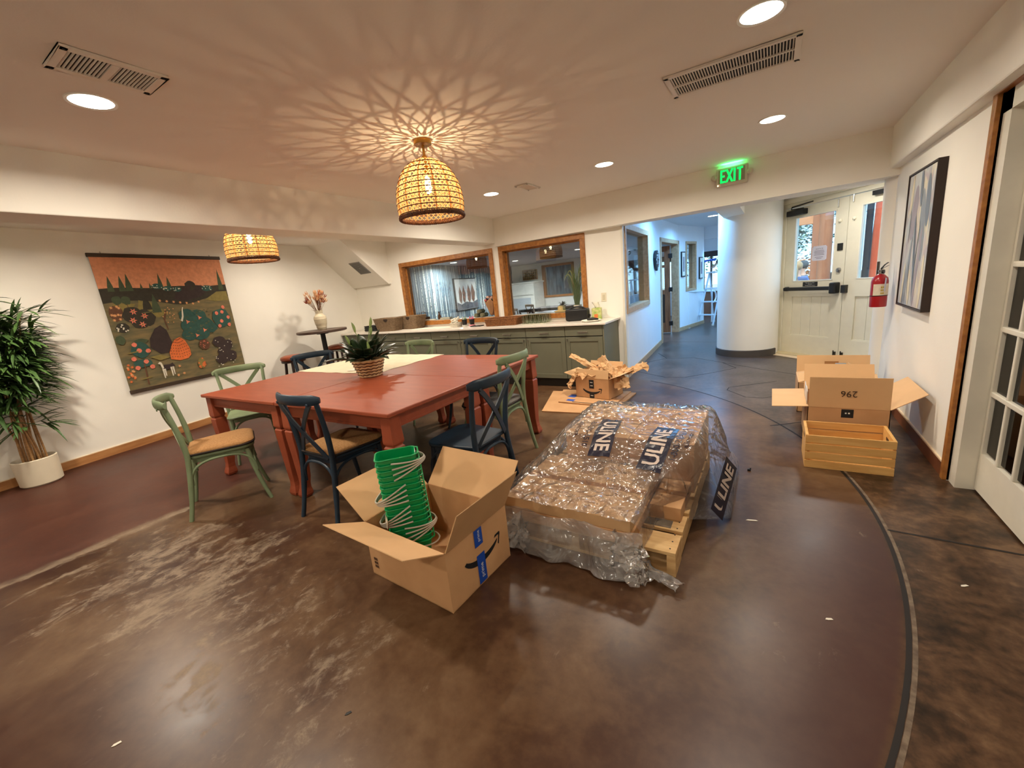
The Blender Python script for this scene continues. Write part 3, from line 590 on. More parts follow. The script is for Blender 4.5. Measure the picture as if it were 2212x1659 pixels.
# ------------------------------------------------------------------ wall hanging with printed garden
hs0 = lwy(1.66)
wh = thing('wall_hanging', 'printed garden tapestry with orange sky hanging on the cream wall', 'wall hanging', lw(hs0,.012,.66), math.atan2(LD.y,LD.x))
HW, HH = 1.43, 1.56
def cloth_y(u, v): return -.006*math.sin(u*2.2+.4)-.004
g = [[(HW*i/24, cloth_y(i/24, j/26), HH*j/26) for i in range(25)] for j in range(27)]
MB().grid(g).build('cloth', mat('tapestry_ground', (130,112,76), .9, noise_amt=1, rgb2=(88,88,66), noise_scale=5, stretch=(1,1,4), bump=.2, bump_scale=220), wh, solid=.003)
RODM = mat('dark_wood_rod', (66,50,34), .6, noise_amt=.3)
MB().box(-.012,HW+.012,-.018,.006,HH-.03,HH+.012).build('rod', RODM, wh, bevel=.004); MB().box(-.005,HW+.005,-.018,.006,-.03,.012).build('rod', RODM, wh, bevel=.004)
for u in (.12,HW-.12): MB().tube([(u,-.004,HH+.01),(u,.0,HH+.03)], .004, 6).build('hook', METAL, wh)
PAL = [('sky',(216,146,108)),('dkgreen',(60,56,46)),('green',(74,86,62)),('teal',(52,88,80)),('olive',(138,124,70)),('orange',(228,118,62)),('rose',(232,128,104)),('cream',(224,216,196)),('plum',(62,50,48)),('brown',(104,70,50)),('peach',(226,164,110)),('moss',(104,100,68))]
PI_ = {n: i for i, (n, c) in enumerate(PAL)}
pmats = [mat('print_'+n, c, .9, noise_amt=.22, noise_scale=30, bump=.15, bump_scale=220) for n, c in PAL]
pr = MB(); lay = [0]
def shp(col, pts):
    lay[0] += 1; pr.mi = PI_[col]; o = -.0022-.00003*lay[0]
    pr.add([(u, cloth_y(u/HW,0)+o, v) for u, v in pts], [tuple(range(len(pts)))])
def blob(col, u, v, ru, rv=None, n=14, jit=.12):
    rv = rv or ru; shp(col, [(min(HW-.003,max(.003,u+ru*(1+random.uniform(-jit,jit))*math.cos(2*PI*i/n))), v+rv*(1+random.uniform(-jit,jit))*math.sin(2*PI*i/n)) for i in range(n)])
def star(col, u, v, r, n=6, dot=None):
    shp(col, [(u+(r if i%2 == 0 else r*.4)*math.cos(PI*i/n), v+(r if i%2 == 0 else r*.4)*math.sin(PI*i/n)) for i in range(2*n)])
    if dot: blob(dot, u, v, r*.25)
def cone(col, u, v0, v1, w): shp(col, [(u-w,v0),(u-w*.8,v0+(v1-v0)*.35),(u,v1),(u+w*.8,v0+(v1-v0)*.35),(u+w,v0)])
for k in range(12): shp('sky', [(HW*k/12,1.17),(HW*(k+1)/12,1.17),(HW*(k+1)/12,HH-.03),(HW*k/12,HH-.03)])
for k in range(12):
    f = lambda q: (1.02+.02*math.sin(q*9)+.05*math.exp(-((q-.6)*6)**2)*-1, 1.185+.008*math.sin(q*14))
    a, c = f(k/12), f((k+1)/12); shp('dkgreen', [(HW*k/12,a[0]),(HW*(k+1)/12,c[0]),(HW*(k+1)/12,c[1]),(HW*k/12,a[1])])
for u, v0, v1, w in ((.11,1.15,1.325,.032),(.218,1.15,1.331,.032),(.287,1.15,1.352,.036),(.409,1.17,1.24,.014),(.503,1.17,1.24,.014),(.617,1.17,1.354,.028),(.71,1.17,1.311,.026),(1.355,1.12,1.406,.034)): cone('green', u, v0, v1, w)
blob('dkgreen', .958, 1.19, .07, .065); shp('plum', [(.72,1.03),(.84,1.0),(1.05,1.04),(1.18,1.13),(1.1,1.19),(.95,1.2),(.8,1.15)])
for u, v, r in ((.575,1.195,.05),(.68,1.165,.045),(.79,1.15,.045),(1.16,1.15,.06)):
    blob('teal', u, v, r*1.2, r*.7)
    for i in range(9): blob('cream', u+random.uniform(-r,r), v+random.uniform(-.5,.5)*r, .006, n=6)
shp('olive', [(1.1,1.0),(1.28,1.1),(1.42,1.1),(1.42,.98),(1.25,.97)]); shp('olive', [(.3,.9),(.34,1.04),(.46,1.0),(.62,.86),(.5,.82)]); shp('olive', [(.03,.93),(.1,1.02),(.3,1.0),(.22,.9)])
for i in range(7): star('peach', .56+i*.075, 1.02-.012*i+.03*(i > 5), .02)
for u, v, r in ((.131,1.049,.045),(.219,1.044,.045)): blob('green', u, v, r, r*1.15); shp('brown', [(u-.004,v-.16),(u+.004,v-.16),(u+.003,v-.04),(u-.003,v-.04)])
cone('dkgreen', .41, .92, 1.11, .05); cone('green', .5, .88, 1.11, .05)
blob('brown', .089, .906, .07, .09)
for i in range(10): star('peach', .089+random.uniform(-.05,.05), .906+random.uniform(-.075,.075), .02)
blob('dkgreen', .24, .87, .1, .1); blob('dkgreen', .36, .83, .1, .1); blob('dkgreen', .29, .77, .09, .06)
for u, v in ((.256,.911),(.355,.853),(.23,.81),(.312,.755)): star('rose', u, v, .042, 6, 'olive')
blob('dkgreen', .106, .736, .065, .06)
for i in range(11): blob('cream', .106+random.uniform(-.05,.05), .736+random.uniform(-.045,.045), .009, n=6)
shp('brown', [(.56,.66),(.57,.66),(.56,.78),(.6,.9),(.59,.91),(.545,.8)])
for i in range(26): blob('peach' if i%3 else 'olive', .61+random.gauss(0,.04), .84+random.gauss(0,.05), .007, n=6)
shp('plum', [(.32,.47),(.34,.58),(.42,.69),(.488,.724),(.54,.66),(.565,.5),(.5,.38),(.41,.38)])
for cx, cy, r in ((.82,.82,.1),(.95,.8,.11),(.85,.68,.13),(1.0,.68,.13),(.8,.57,.1),(.93,.56,.11),(1.08,.63,.09)): blob('teal', cx, cy, r, r*.75)
for i in range(60):
    u, v = random.uniform(.72,1.12), random.uniform(.52,.87); r = .016; shp('green' if i%2 else 'moss', [(u-r,v),(u-r*.6,v+r*.8),(u,v+r),(u+r*.6,v+r*.8),(u+r,v),(u,v+r*.4)])
for u, v in ((.809,.732),(.966,.77),(.991,.601),(.881,.544)): star('rose', u, v, .032, 3, 'peach')
blob('teal', 1.25, .74, .13, .13)
for u, v in ((1.312,.883),(1.202,.808),(1.281,.817),(1.35,.739),(1.247,.695),(1.205,.631),(1.341,.636)): blob('rose', u, v, .023, .025)
shp('cream', [(.715,.77),(.735,.76),(.757,.81),(.765,.85),(.777,.9),(.79,.925),(.8,.92),(.788,.89),(.782,.84),(.775,.8),(.75,.74)])
hive = [(.5,.29),(.505,.38),(.55,.47),(.6,.53),(.665,.55),(.715,.5),(.745,.4),(.745,.31),(.7,.27),(.6,.26)]; shp('orange', hive)
for j in range(7):
    v = .295+.036*j; hw_ = (.115,.118,.115,.105,.09,.07,.045)[j]; n = 8
    for i in range(n): u = .625-hw_+2*hw_*(i+.5)/n; shp('brown', [(u-.007,v+.006*abs(i-3.5)),(u+.007,v+.006*abs(i-3.5)),(u,v+.013+.006*abs(i-3.5))])
for cx, cy, r in ((1.14,.42,.09),(1.22,.36,.1),(1.18,.26,.1),(1.24,.2,.1),(1.12,.18,.09)): blob('plum', cx, cy, r, r*.8)
for i in range(24): blob('cream', random.uniform(1.03,1.33), random.uniform(.08,.46), .007, n=6)
blob('brown', .94, .41, .07, .07)
for i in range(12): blob('rose', .94+random.uniform(-.055,.055), .41+random.uniform(-.055,.055), .006, n=6)
blob('olive', .843, .175, .045, .07)
for i in range(14): star('orange', .843+random.uniform(-.04,.04), .18+random.uniform(-.065,.065), .017)
blob('green', .05, .6, .05, .05); blob('green', .24, .56, .07, .03)
blob('teal', .215, .46, .1, .09); blob('teal', .2, .3, .1, .05)
shp('brown', [(.185,.04),(.2,.04),(.215,.3),(.2,.3)])
for u, v in ((.164,.529),(.196,.455),(.285,.439),(.12,.366),(.233,.317),(.133,.256),(.282,.243)): blob('rose', u, v, .026, .026)
for i in range(16): star('orange' if i%2 else 'peach', .05+random.uniform(-.035,.04), .2+random.uniform(-.1,.12), .02)
shp('olive', [(.28,.36),(.4,.37),(.5,.32),(.38,.3)])
shp('plum', [(.385,.2),(.4,.24),(.47,.235),(.5,.25),(.52,.21),(.5,.18),(.43,.175),(.395,.17)]); shp('cream', [(.34,.265),(.365,.285),(.385,.27),(.395,.2),(.375,.19),(.365,.25)])
for u, v0, v1 in ((.38,.075,.19),(.4,.1,.19),(.472,.085,.2),(.495,.1,.2)): shp('cream', [(u-.006,v0),(u+.006,v0),(u+.01,v1),(u-.01,v1)])
for u, v in ((.57,.19),(.53,.08),(.6,.09)): star('peach', u, v, .022)
for i in range(16): u = random.uniform(.05,1.38); v = random.uniform(.03,.98); shp('olive' if i%2 else 'moss', [(u-.06,v),(u+.05,v+.012),(u+.07,v),(u-.03,v-.01)]) if not .4 < u < 1.3 else None
pr.build('printed_garden', pmats, wh)['kind'] = 'stuff'

# ------------------------------------------------------------------ painting on the right wall
def tulips():
    m = bpy.data.materials.new('grey_blue_abstract'); m.use_nodes = True; nt = m.node_tree; L = nt.links.new; b = nt.nodes['Principled BSDF']; b.inputs['Roughness'].default_value = .45
    tc = N(nt,'ShaderNodeTexCoord')
    def nz(sc, st, loc=(0,0,0), det=3):
        mp = N(nt,'ShaderNodeMapping'); mp.inputs['Scale'].default_value = st; mp.inputs['Location'].default_value = loc; L(tc.outputs['Object'], mp.inputs[0])
        n = N(nt,'ShaderNodeTexNoise'); n.inputs['Scale'].default_value = sc; n.inputs['Detail'].default_value = det; n.inputs['Distortion'].default_value = .8; L(mp.outputs[0], n.inputs['Vector']); return n.outputs['Fac']
    def ramp(v, stops, interp='EASE'):
        r = N(nt,'ShaderNodeValToRGB'); r.color_ramp.interpolation = interp; e = r.color_ramp.elements
        while len(e) < len(stops): e.new(.5)
        for q, (p, c) in zip(e, stops): q.position = p; q.color = (*lin(c),1)
        L(v, r.inputs[0]); return r.outputs[0]
    a = ramp(nz(2.2,(1,1.6,.8),(3,1,7)), [(.32,(92,96,102)),(.42,(150,158,166)),(.5,(188,190,188)),(.58,(176,164,168)),(.68,(214,204,176))])
    k = ramp(nz(7,(1,2.2,.45),(0,5,2)), [(.44,(0,0,0)),(.6,(255,255,255))]); c = ramp(nz(5,(1,3,.5),(7,0,1)), [(.35,(120,130,142)),(.55,(196,198,196)),(.7,(226,216,188))])
    mx = N(nt,'ShaderNodeMix', data_type='RGBA'); L(k, mx.inputs[0]); L(a, mx.inputs[6]); L(c, mx.inputs[7]); L(mx.outputs[2], b.inputs['Base Color']); return m
pt = thing('framed_painting', 'tall grey-blue abstract canvas in a deep dark brown frame on the right wall', 'painting', (.945,4.36,.945))
PF = mat('espresso_frame', (44,26,20), .4, noise_amt=.3, noise_scale=20); w, h = .355, 1.0
for q in ((-w,-w+.012,0,h),(w-.012,w,0,h)): MB().box(-.05,0,q[0],q[1],q[2],q[3]).build('frame_side', PF, pt)
for q in ((0,.012),(h-.012,h)): MB().box(-.05,0,-w+.012,w-.012,*q).build('frame_rail', PF, pt)
MB().box(-.042,-.002,-w+.016,w-.016,.016,h-.016).build('canvas', tulips(), pt)
pb = MB(); st = [mat('stroke_'+str(i), c, .5, noise_amt=.2, noise_scale=14, stretch=(1,4,.6)) for i, c in enumerate(((120,130,142),(160,152,160),(224,214,186),(84,88,94),(142,150,158)))]
for i, (y, z, ry, rz, ang, k) in enumerate(((.12,.70,.07,.2,8,1),(-.12,.6,.06,.26,-10,4),(-.2,.76,.05,.18,-5,0),(.0,.35,.03,.34,-12,0),(.14,.28,.03,.26,10,4),(-.1,.3,.03,.3,6,1),(-.24,.2,.03,.2,4,2),(.24,.16,.025,.18,8,2),(.06,.15,.03,.14,-6,2),(.22,.84,.03,.14,4,2),(-.02,.86,.03,.13,-4,0),(.02,.5,.007,.2,-8,3),(-.05,.42,.006,.22,6,3),(.2,.6,.006,.12,3,3),(.1,.2,.005,.14,-5,3))):
    pb.mi = k; a = R(ang); n = 16
    pb.add([(-.0425-.0001*i, y+ry*math.cos(2*PI*j/n)*math.cos(a)-rz*math.sin(2*PI*j/n)*math.sin(a), min(h-.02,max(.02,z+ry*math.cos(2*PI*j/n)*math.sin(a)+rz*math.sin(2*PI*j/n)*math.cos(a)))) for j in range(n)], [tuple(range(n))])
pb.v = [(v[0], max(-w+.018,min(w-.018,v[1])), v[2]) for v in pb.v]; pb.build('brush_strokes', st, pt)['kind'] = 'stuff'

# ------------------------------------------------------------------ fire extinguisher on the right column
fe = thing('fire_extinguisher', 'red fire extinguisher with white label hung by the white column', 'extinguisher', (.832,5.03,.90), R(60))
RED = mat('extinguisher_red', (158,18,30), .3, noise_amt=.1, coat=.3); r_ = .062
MB().lathe([(0,0),(r_*.96,0),(r_,.01),(r_,.225),(r_*.9,.255),(r_*.55,.28),(.02,.292),(0,.293)], 28).build('cylinder', RED, fe, smooth=SM)
MB().lathe([(r_+.0012,.105),(r_+.0012,.205)], 28, a0=R(160), a1=R(345)).build('label', mat('label_cream', (216,206,188), .6, noise_amt=.15, noise_scale=30), fe, smooth=True)
MB().lathe([(r_+.0018,.098),(r_+.0018,.104)], 28).build('label_band', BLACK, fe, smooth=True)
lb = MB()
for j in range(3):
    for i in range(2): a = R(215+i*12); z = .175-.026*j; lb.add([((r_+.002)*math.cos(a+q),(r_+.002)*math.sin(a+q),z+p) for q, p in ((-.09,-.008),(.09,-.008),(.09,.008),(-.09,.008))], [(0,1,2,3)])
lb.build('pictograms', mat('label_yellow', (178,156,70), .6), fe)
MB().lathe([(r_+.0015,.05),(r_+.0015,.085)], 8, a0=R(320), a1=R(350)).build('tag_sticker', mat('label_cream'), fe)
MB().cyl((0,0), .018, .29, .325, 14).build('valve', METAL, fe, smooth=SM)
MB().tube([(0,0,.325),(.03,-.01,.345),(.085,-.02,.36)], .008, 6, flat=.5).build('carry_handle', METAL, fe); MB().tube([(0,0,.335),(.035,-.012,.37),(.07,-.02,.385)], .009, 6, flat=.5).build('lever', BLACK, fe)
MB().lathe([(0,0),(.018,0),(.018,.012),(0,.014)], 14).xf(Matrix.Translation((-.005,-.015,.31))@Matrix.Rotation(R(90),4,'X')).build('gauge', BLACK, fe)
MB().tube(bez([(-.02,0,.315),(-.1,-.01,.34),(-.11,-.02,.30),(-.02,-.03,.29)],14), .003, 5).build('pin_chain', METAL, fe)
MB().panel([(-.03,-.05,.26),(-.10,-.07,.15),(-.085,-.075,.14),(-.018,-.055,.25)], .001).build('inspection_tag', mat('tag_lilac', (176,182,206), .6), fe)
MB().box(.05,.075,.04,.052,.1,.4).build('bracket', mat('dark_steel'), fe)
# light switch
sw = thing('light_switch', 'cream rocker switch plate on the wall right of the counter', 'light switch', (-1.968,5.65,1.15))
MB().box(-.036,.036,-.006,0,-.06,.06).build('plate', mat('switch_ivory', (222,214,190), .4), sw, bevel=.003); MB().box(-.016,.016,-.012,-.005,-.034,.034).build('rocker', mat('switch_ivory2', (206,196,168), .4), sw, bevel=.003)
# ------------------------------------------------------------------ four tables pushed together
TERRA = mat('terracotta_paint', (152,74,46), .45, noise_amt=1, rgb2=(138,64,40), noise_scale=4, stretch=(1,5,1), bump=.05, bump_scale=60)
TX = (-4.22,-3.055,-1.85); TY = (1.54,2.475,3.405); TZ = .765
LEG = [(.041,.74),(.043,.64),(.046,.575),(.045,.56),(.037,.552),(.037,.545),(.045,.535),(.045,.48),(.042,.36),(.033,.16),(.029,.11),(.031,.075),(.038,.045),(.041,.025),(.036,.006),(.03,0)]
def leg_mesh(sx, sy):
    b = MB(); rings = []
    for h, z in LEG:
        o = .012*max(0,(.14-z)/.14)+.004*math.sin(min(1,max(0,(.5-z)/.4))*PI)*-1; rings.append([(dx*h+sx*o, dy*h+sy*o, z) for dx, dy in ((-1,-1),(1,-1),(1,1),(-1,1))])
    for r0, r1 in zip(rings, rings[1:]): b.add(r0+r1, [(i,(i+1)%4,4+(i+1)%4,4+i) for i in range(4)])
    b.add(rings[0], [(0,1,2,3)]); b.add(rings[-1], [(3,2,1,0)]); return b
TL = {(0,0): 'terracotta table quarter at the front left of the joined square, by the tan-cushioned sage chair', (1,0): 'terracotta table quarter at the front right, nearest the box of green buckets',
      (0,1): 'terracotta table quarter at the far left covered by the cream runner', (1,1): 'terracotta table quarter at the far right, nearest the paper-filled carton'}
for i in (0,1):
    for j in (0,1):
        x0, x1, y0, y1 = TX[i]+.0015, TX[i+1]-.0015, TY[j]+.0015, TY[j+1]-.0015; w, d = (x1-x0)/2, (y1-y0)/2
        t = thing('dining_table', TL[i,j], 'table', ((x0+x1)/2,(y0+y1)/2,0), 0, 'tables joined into one square')
        MB().box(-w,w,-d,d,TZ-.026,TZ).build('tabletop', TERRA, t, bevel=.006)
        a, c = w-.045, d-.045
        for q in ((-a,a,-c,-c+.02),(-a,a,c-.02,c)): MB().box(*q,TZ-.115,TZ-.026).box(q[0],q[1],q[2]-.003,q[3]+.003,TZ-.115,TZ-.098).build('apron', TERRA, t, bevel=.002)
        for q in ((-a,-a+.02,-c,c),(a-.02,a,-c,c)): MB().box(*q,TZ-.115,TZ-.026).box(q[0]-.003,q[1]+.003,q[2],q[3],TZ-.115,TZ-.098).build('apron', TERRA, t, bevel=.002)
        for sx in (-1,1):
            for sy in (-1,1): leg_mesh(sx,sy).build('leg', TERRA, t, loc=(sx*(w-.065),sy*(d-.065),0), bevel=.004)
# cream runner laid over the far-left quarter
rn = MB(); nx, ny = 40, 24; P = []
for j in range(ny+1):
    row = []
    for i in range(nx+1):
        u, v = i/nx, j/ny; x = -4.23+u*1.20+.012*math.sin(v*19)*(u > .95); y = 2.455+v*.965+.006*math.sin(u*26)*(v < .04)
        z = TZ+.002+.0022*(1+math.sin(x*31+math.sin(y*9)*2))*(.3+.7*abs(noise.noise((x*4,y*4,0)))) 
        row.append((x,y,z))
    P.append(row)
tag(rn.grid(P).build('table_runner', mat('cream_linen', (236,224,196), .9, noise_amt=.12, noise_scale=14, bump=.25, bump_scale=160), smooth=True, solid=.003), 'cream linen cloth spread over the far left of the terracotta table', 'tablecloth')

# ------------------------------------------------------------------ cross-back chairs
SAGE = mat('sage_paint', (130,146,112), .5, noise_amt=1, rgb2=(112,128,96), noise_scale=7); NAVY = mat('navy_paint', (30,52,70), .42, noise_amt=1, rgb2=(18,34,48), noise_scale=6)
TAN = mat('tan_weave', (176,132,84), .9, noise_amt=1, rgb2=(150,108,64), noise_scale=90, bump=.4, bump_scale=160); BROWNC = mat('brown_leather', (62,36,30), .6, noise_amt=.2); GREYC = mat('grey_linen_pad', (120,116,112), .9, noise_amt=.2, noise_scale=40)
def seat_outline(s=1.0):
    pts = []
    for (cx,cy,r,a0,a1) in ((.135,-.165,.04,-90,0),(.125,.125,.085,0,90),(-.125,.125,.085,90,180),(-.135,-.165,.04,180,270)):
        for k in range(7): a = R(a0+(a1-a0)*k/6); pts.append(((cx+r*math.cos(a))*s, (cy+r*math.sin(a))*s))
    return pts
def make_chair(m):
    t = thing('cross_back_chair', 'x', 'chair')
    o = seat_outline(); MB().prism(o, .438, .462).build('seat', m, t, bevel=.008, smooth=SM)
    MB().prism(seat_outline(.9), .405, .438).build('seat_rail', m, t)
    for s in (-1,1):
        MB().tube(bez([(s*.175,.155,.43),(s*.172,.17,.28),(s*.185,.19,.15),(s*.205,.235,0)],10), [.019-.0006*k for k in range(11)], 10).build('leg', m, t, smooth=SM)
        MB().tube(bez([(s*.2,-.275,0),(s*.183,-.225,.2),(s*.178,-.2,.45)],6)+bez([(s*.178,-.2,.45),(s*.185,-.195,.62),(s*.205,-.25,.865)],8)[1:], [.015]*3+[.018]*4+[.018]*4+[.016]*4, 10).build('leg', m, t, smooth=SM)
    pts = bez([(-.232,-.232,.86),(-.13,-.335,.868),(.13,-.335,.868),(.232,-.232,.86)],20); b = MB(); A = []
    for k, p in enumerate(pts):
        q = pts[min(k+1,20)]-pts[max(k-1,0)]; n = Vector((-q.y,q.x,0)).normalized(); h = .034 if 1 < k < 19 else (.027 if k in (1,19) else .018); w = .0125
        A.append([p+n*(w*math.cos(a))+Vector((0,0,h*math.sin(a))) for a in [2*PI*j/12 for j in range(12)]])
    for r0, r1 in zip(A, A[1:]): b.add(r0+r1, [(i,(i+1)%12,12+(i+1)%12,12+i) for i in range(12)])
    b.add(A[0], [tuple(range(12))]); b.add(A[-1], [tuple(range(11,-1,-1))]); b.build('top_rail', m, t, smooth=SM)
    for s in (-1,1):
        pts = bez([(s*.168,-.272,.835),(s*.06,-.285,.72),(-s*.06,-.235,.58),(-s*.15,-.205,.455)],14); b = MB(); A = []
        for k, p in enumerate(pts):
            q = (pts[min(k+1,14)]-pts[max(k-1,0)]).normalized(); n = q.cross(Vector((0,1,0))).normalized(); w, th = .017, .0045; y = Vector((0,1,0))*(th*(1 if s > 0 else -1)); p = p+y*1.1
            A.append([p+n*w+Vector((0,th,0)), p-n*w+Vector((0,th,0)), p-n*w-Vector((0,th,0)), p+n*w-Vector((0,th,0))])
        for r0, r1 in zip(A, A[1:]): b.add(r0+r1, [(i,(i+1)%4,4+(i+1)%4,4+i) for i in range(4)])
        b.add(A[0], [(0,1,2,3)]); b.add(A[-1], [(3,2,1,0)]); b.build('cross_slat', m, t, smooth=SM)
        MB().lathe([(0,0),(.011,0),(.009,.006),(0,.007)], 12).xf(Matrix.Translation((s*.168,-.284,.835))@Matrix.Rotation(R(90),4,'X')).build('rivet', m, t, smooth=SM)
    for pa, pb_ in (((-.185,.19),(-.18,-.215)),((.185,.19),(.18,-.215)),((-.18,.185),(.18,.185)),((-.175,-.21),(.175,-.21))):
        a, c = Vector((*pa,.25)), Vector((*pb_,.25)); mid = (a+c)/2; up = Vector((0,0,1))
        pts = bez([a, a+up*.16, mid*.62+a*.38+up*.165, mid+up*.165],9)+bez([mid+up*.165, mid*.62+c*.38+up*.165, c+up*.16, c],9)[1:]
        MB().tube(pts, .0095, 8).build('bentwood_brace', m, t, smooth=SM)
    return t
proto = make_chair(NAVY)
def chair(x, y, face, m, label, cushion=None, first=False):
    # x, y: middle of the rear legs on the floor; face: heading in degrees
    f = R(face); px, py = x+.225*math.cos(f), y+.225*math.sin(f); rz = f-PI/2
    t = proto if first else copy_tree(proto, loc=(px,py,0), rz=rz)
    t.location = (px,py,0); t.rotation_euler = (0,0,rz); t['label'] = label; t['group'] = 'cross-back chairs around the table'
    if m is not NAVY: remat(t, {NAVY: m})
    if cushion:
        b = MB(); pts = seat_outline(1.0); k = len(pts)
        lay = [(.96,.463),(1.01,.472),(1.02,.484),(.99,.494),(.9,.503),(.6,.509),(.02,.510)]; V = [[(px_*s,py_*s,z) for px_,py_ in pts] for s, z in lay]
        for r0, r1 in zip(V, V[1:]): b.add(r0+r1, [(i,(i+1)%k,k+(i+1)%k,k+i) for i in range(k)])
        cu = b.build('seat_cushion', cushion, None, smooth=SM); cu.location = (px,py,0); cu.rotation_euler = (0,0,rz)
        MB().tube([(px_*1.012,py_*1.012,.4715) for px_,py_ in pts], .0075, 6, closed=True).build('cushion_piping', mat('dark_piping', (40,30,26), .8), cu, smooth=True)
        return t, cu
    return t, None
c2, k2 = chair(-2.52,1.44,88,NAVY,'navy cross-back chair pushed in at the front of the table, behind the green buckets', TAN, True)
tag(k2, 'tan woven seat cushion on the navy chair behind the green buckets', 'cushion')
c1, k1 = chair(-3.645,1.145,65,SAGE,'sage cross-back chair pulled out at the front left with a tan cushion', TAN); tag(k1, 'tan woven seat cushion on the pulled-out sage chair', 'cushion')
chair(-1.50,2.07,180,NAVY,'navy cross-back chair with bare wooden seat on the right side of the table')
c4, k4 = chair(-1.775,2.80,180,SAGE,'sage cross-back chair at the far right corner of the table', GREYC); tag(k4, 'grey linen seat pad on the sage chair at the far right corner', 'cushion')
chair(-4.66,2.10,-22,SAGE,'sage cross-back chair on the left side below the wall hanging')
chair(-4.55,2.86,-18,NAVY,'navy cross-back chair on the left side beside the leather stool')
chair(-3.585,3.62,-90,SAGE,'sage cross-back chair at the far side behind the potted lily')
chair(-2.70,3.66,-90,NAVY,'navy cross-back chair at the far side in front of the grey cabinets')

# ------------------------------------------------------------------ counter
GREYCAB = mat('grey_green_cabinet', (106,106,88), .45, noise_amt=.06, noise_scale=5); CABIN = mat('cabinet_gap', (38,36,30), .8); NICK = mat('brushed_nickel', (150,146,134), .35, .9)
CX = [-6.45,-5.865,-5.28,-4.695,-4.105,-3.515,-2.92,-2.32,-1.80]; FY = 5.05
ordn = ['first','second','third','fourth','fifth','sixth','seventh','eighth']
for k in range(8):
    x0, x1 = CX[k], CX[k+1]; w = (x1-x0)/2; n = 8-k
    lab = 'grey-green base cabinet at the right end of the counter, behind the paper-filled carton' if n == 1 else 'grey-green base cabinet, %s from the right end of the counter' % ordn[n-1]
    t = thing('base_cabinet', lab, 'cabinet', ((x0+x1)/2,FY,0), 0, 'base cabinets under the long counter')
    MB().box(-w,w,.019,.59,.115,.838).box(-w,w,.075,.59,0,.115).build('carcass', GREYCAB, t)
    MB().box(-w+.001,w-.001,.012,.0195,.118,.836).build('reveal', CABIN, t); MB().box(-w,w,.068,.076,0,.112).build('toe_kick', mat('toe_kick', (44,40,36), .6), t)
    a = w-.0035; d = MB().box(-a,a,0,.018,.703,.833).build('drawer_front', GREYCAB, t, bevel=.002)
    MB().tube([(-.055,0,.757),(-.055,-.028,.757)], .004, 6).tube([(.055,0,.757),(.055,-.028,.757)], .004, 6).tube([(-.07,-.028,.757),(.07,-.028,.757)], .0055, 8).box(-.062,.062,-.03,-.026,.735,.757).build('pull', NICK, d)
    dr = MB().box(-a,-a+.06,0,.018,.125,.69).box(a-.06,a,0,.018,.125,.69).box(-a+.06,a-.06,0,.018,.125,.185).box(-a+.06,a-.06,0,.018,.63,.69).build('door', GREYCAB, t, bevel=.0015)
    MB().box(-a+.06,a-.06,.009,.016,.185,.63).build('door_panel', GREYCAB, dr)
    kx = {1:-1, 2:-1, 3:1}.get(n, 1 if n%2 else -1)*(a-.028)
    MB().tube([(kx,0,.66),(kx,-.02,.66)], .005, 8).tube([(kx,-.022,.672),(kx,-.022,.635)], .007, 8).build('knob', NICK, dr, smooth=SM)
tag(MB().prism([(-6.945,FY+.004),(-6.452,FY+.004),(-6.452,5.648),(-7.04,5.648)], 0, .838).build('filler_cabinet', GREYCAB), 'plain grey-green filler panel at the wall end of the counter', 'cabinet')
tag(MB().box(-1.798,-1.78,FY,5.648,0,.838).build('end_panel', GREYCAB), 'plain grey-green end panel closing the counter at the right', 'panel')
tag(MB().hexa([(-6.94,5.02,.84),(-1.75,5.02,.84),(-1.75,5.649,.84),(-7.03,5.649,.84)],[(-6.94,5.02,.866),(-1.75,5.02,.866),(-1.75,5.649,.866),(-7.03,5.649,.866)]).build('countertop', mat('white_quartz', (226,218,206), .25, noise_amt=.05, noise_scale=30), bevel=.003), 'long white countertop over the grey-green cabinets', 'countertop')
CZ = .8665
def rrect(w, d, r, n=4, z=0, s=1):
    out = []
    for cx, cy, a0 in ((w-r,d-r,0),(-w+r,d-r,90),(-w+r,-d+r,180),(w-r,-d+r,270)):
        for k in range(n+1): a = R(a0+90*k/n); out.append((cx+r*math.cos(a), cy+r*math.sin(a), z))
    return out
def woven(t, name, w0, d0, w1, d1, h, rows, m, thick=.008, wig=.003):
    b = MB(); rr = h/rows/2
    for k in range(rows):
        f = (k+.5)/rows; w, d = w0+(w1-w0)*f, d0+(d1-d0)*f; base = rrect(w, d, min(w,d)*.25, 5); P = []
        L = len(base)
        for i in range(L):
            p, q = Vector(base[i]), Vector(base[(i+1)%L]); n = max(1,int((q-p).length/.02))
            for j in range(n):
                c = p.lerp(q, j/n); nn = c.normalized(); P.append((c.x+nn.x*wig*math.sin(len(P)*2.2+k*PI), c.y+nn.y*wig*math.sin(len(P)*2.2+k*PI), (k+.5)*h/rows))
        b.tube(P, rr*1.12, 5, closed=True)
    o = b.build(name, m, t, smooth=True)
    MB().prism([p[:2] for p in rrect(w0*.97, d0*.97, min(w0,d0)*.24)], 0, .006).build('base', m, t); return o
SEA = mat('grey_seagrass', (140,116,90), .9, noise_amt=1, rgb2=(106,86,64), noise_scale=45); WICK = mat('brown_wicker', (148,96,52), .7, noise_amt=1, rgb2=(100,58,28), noise_scale=50)
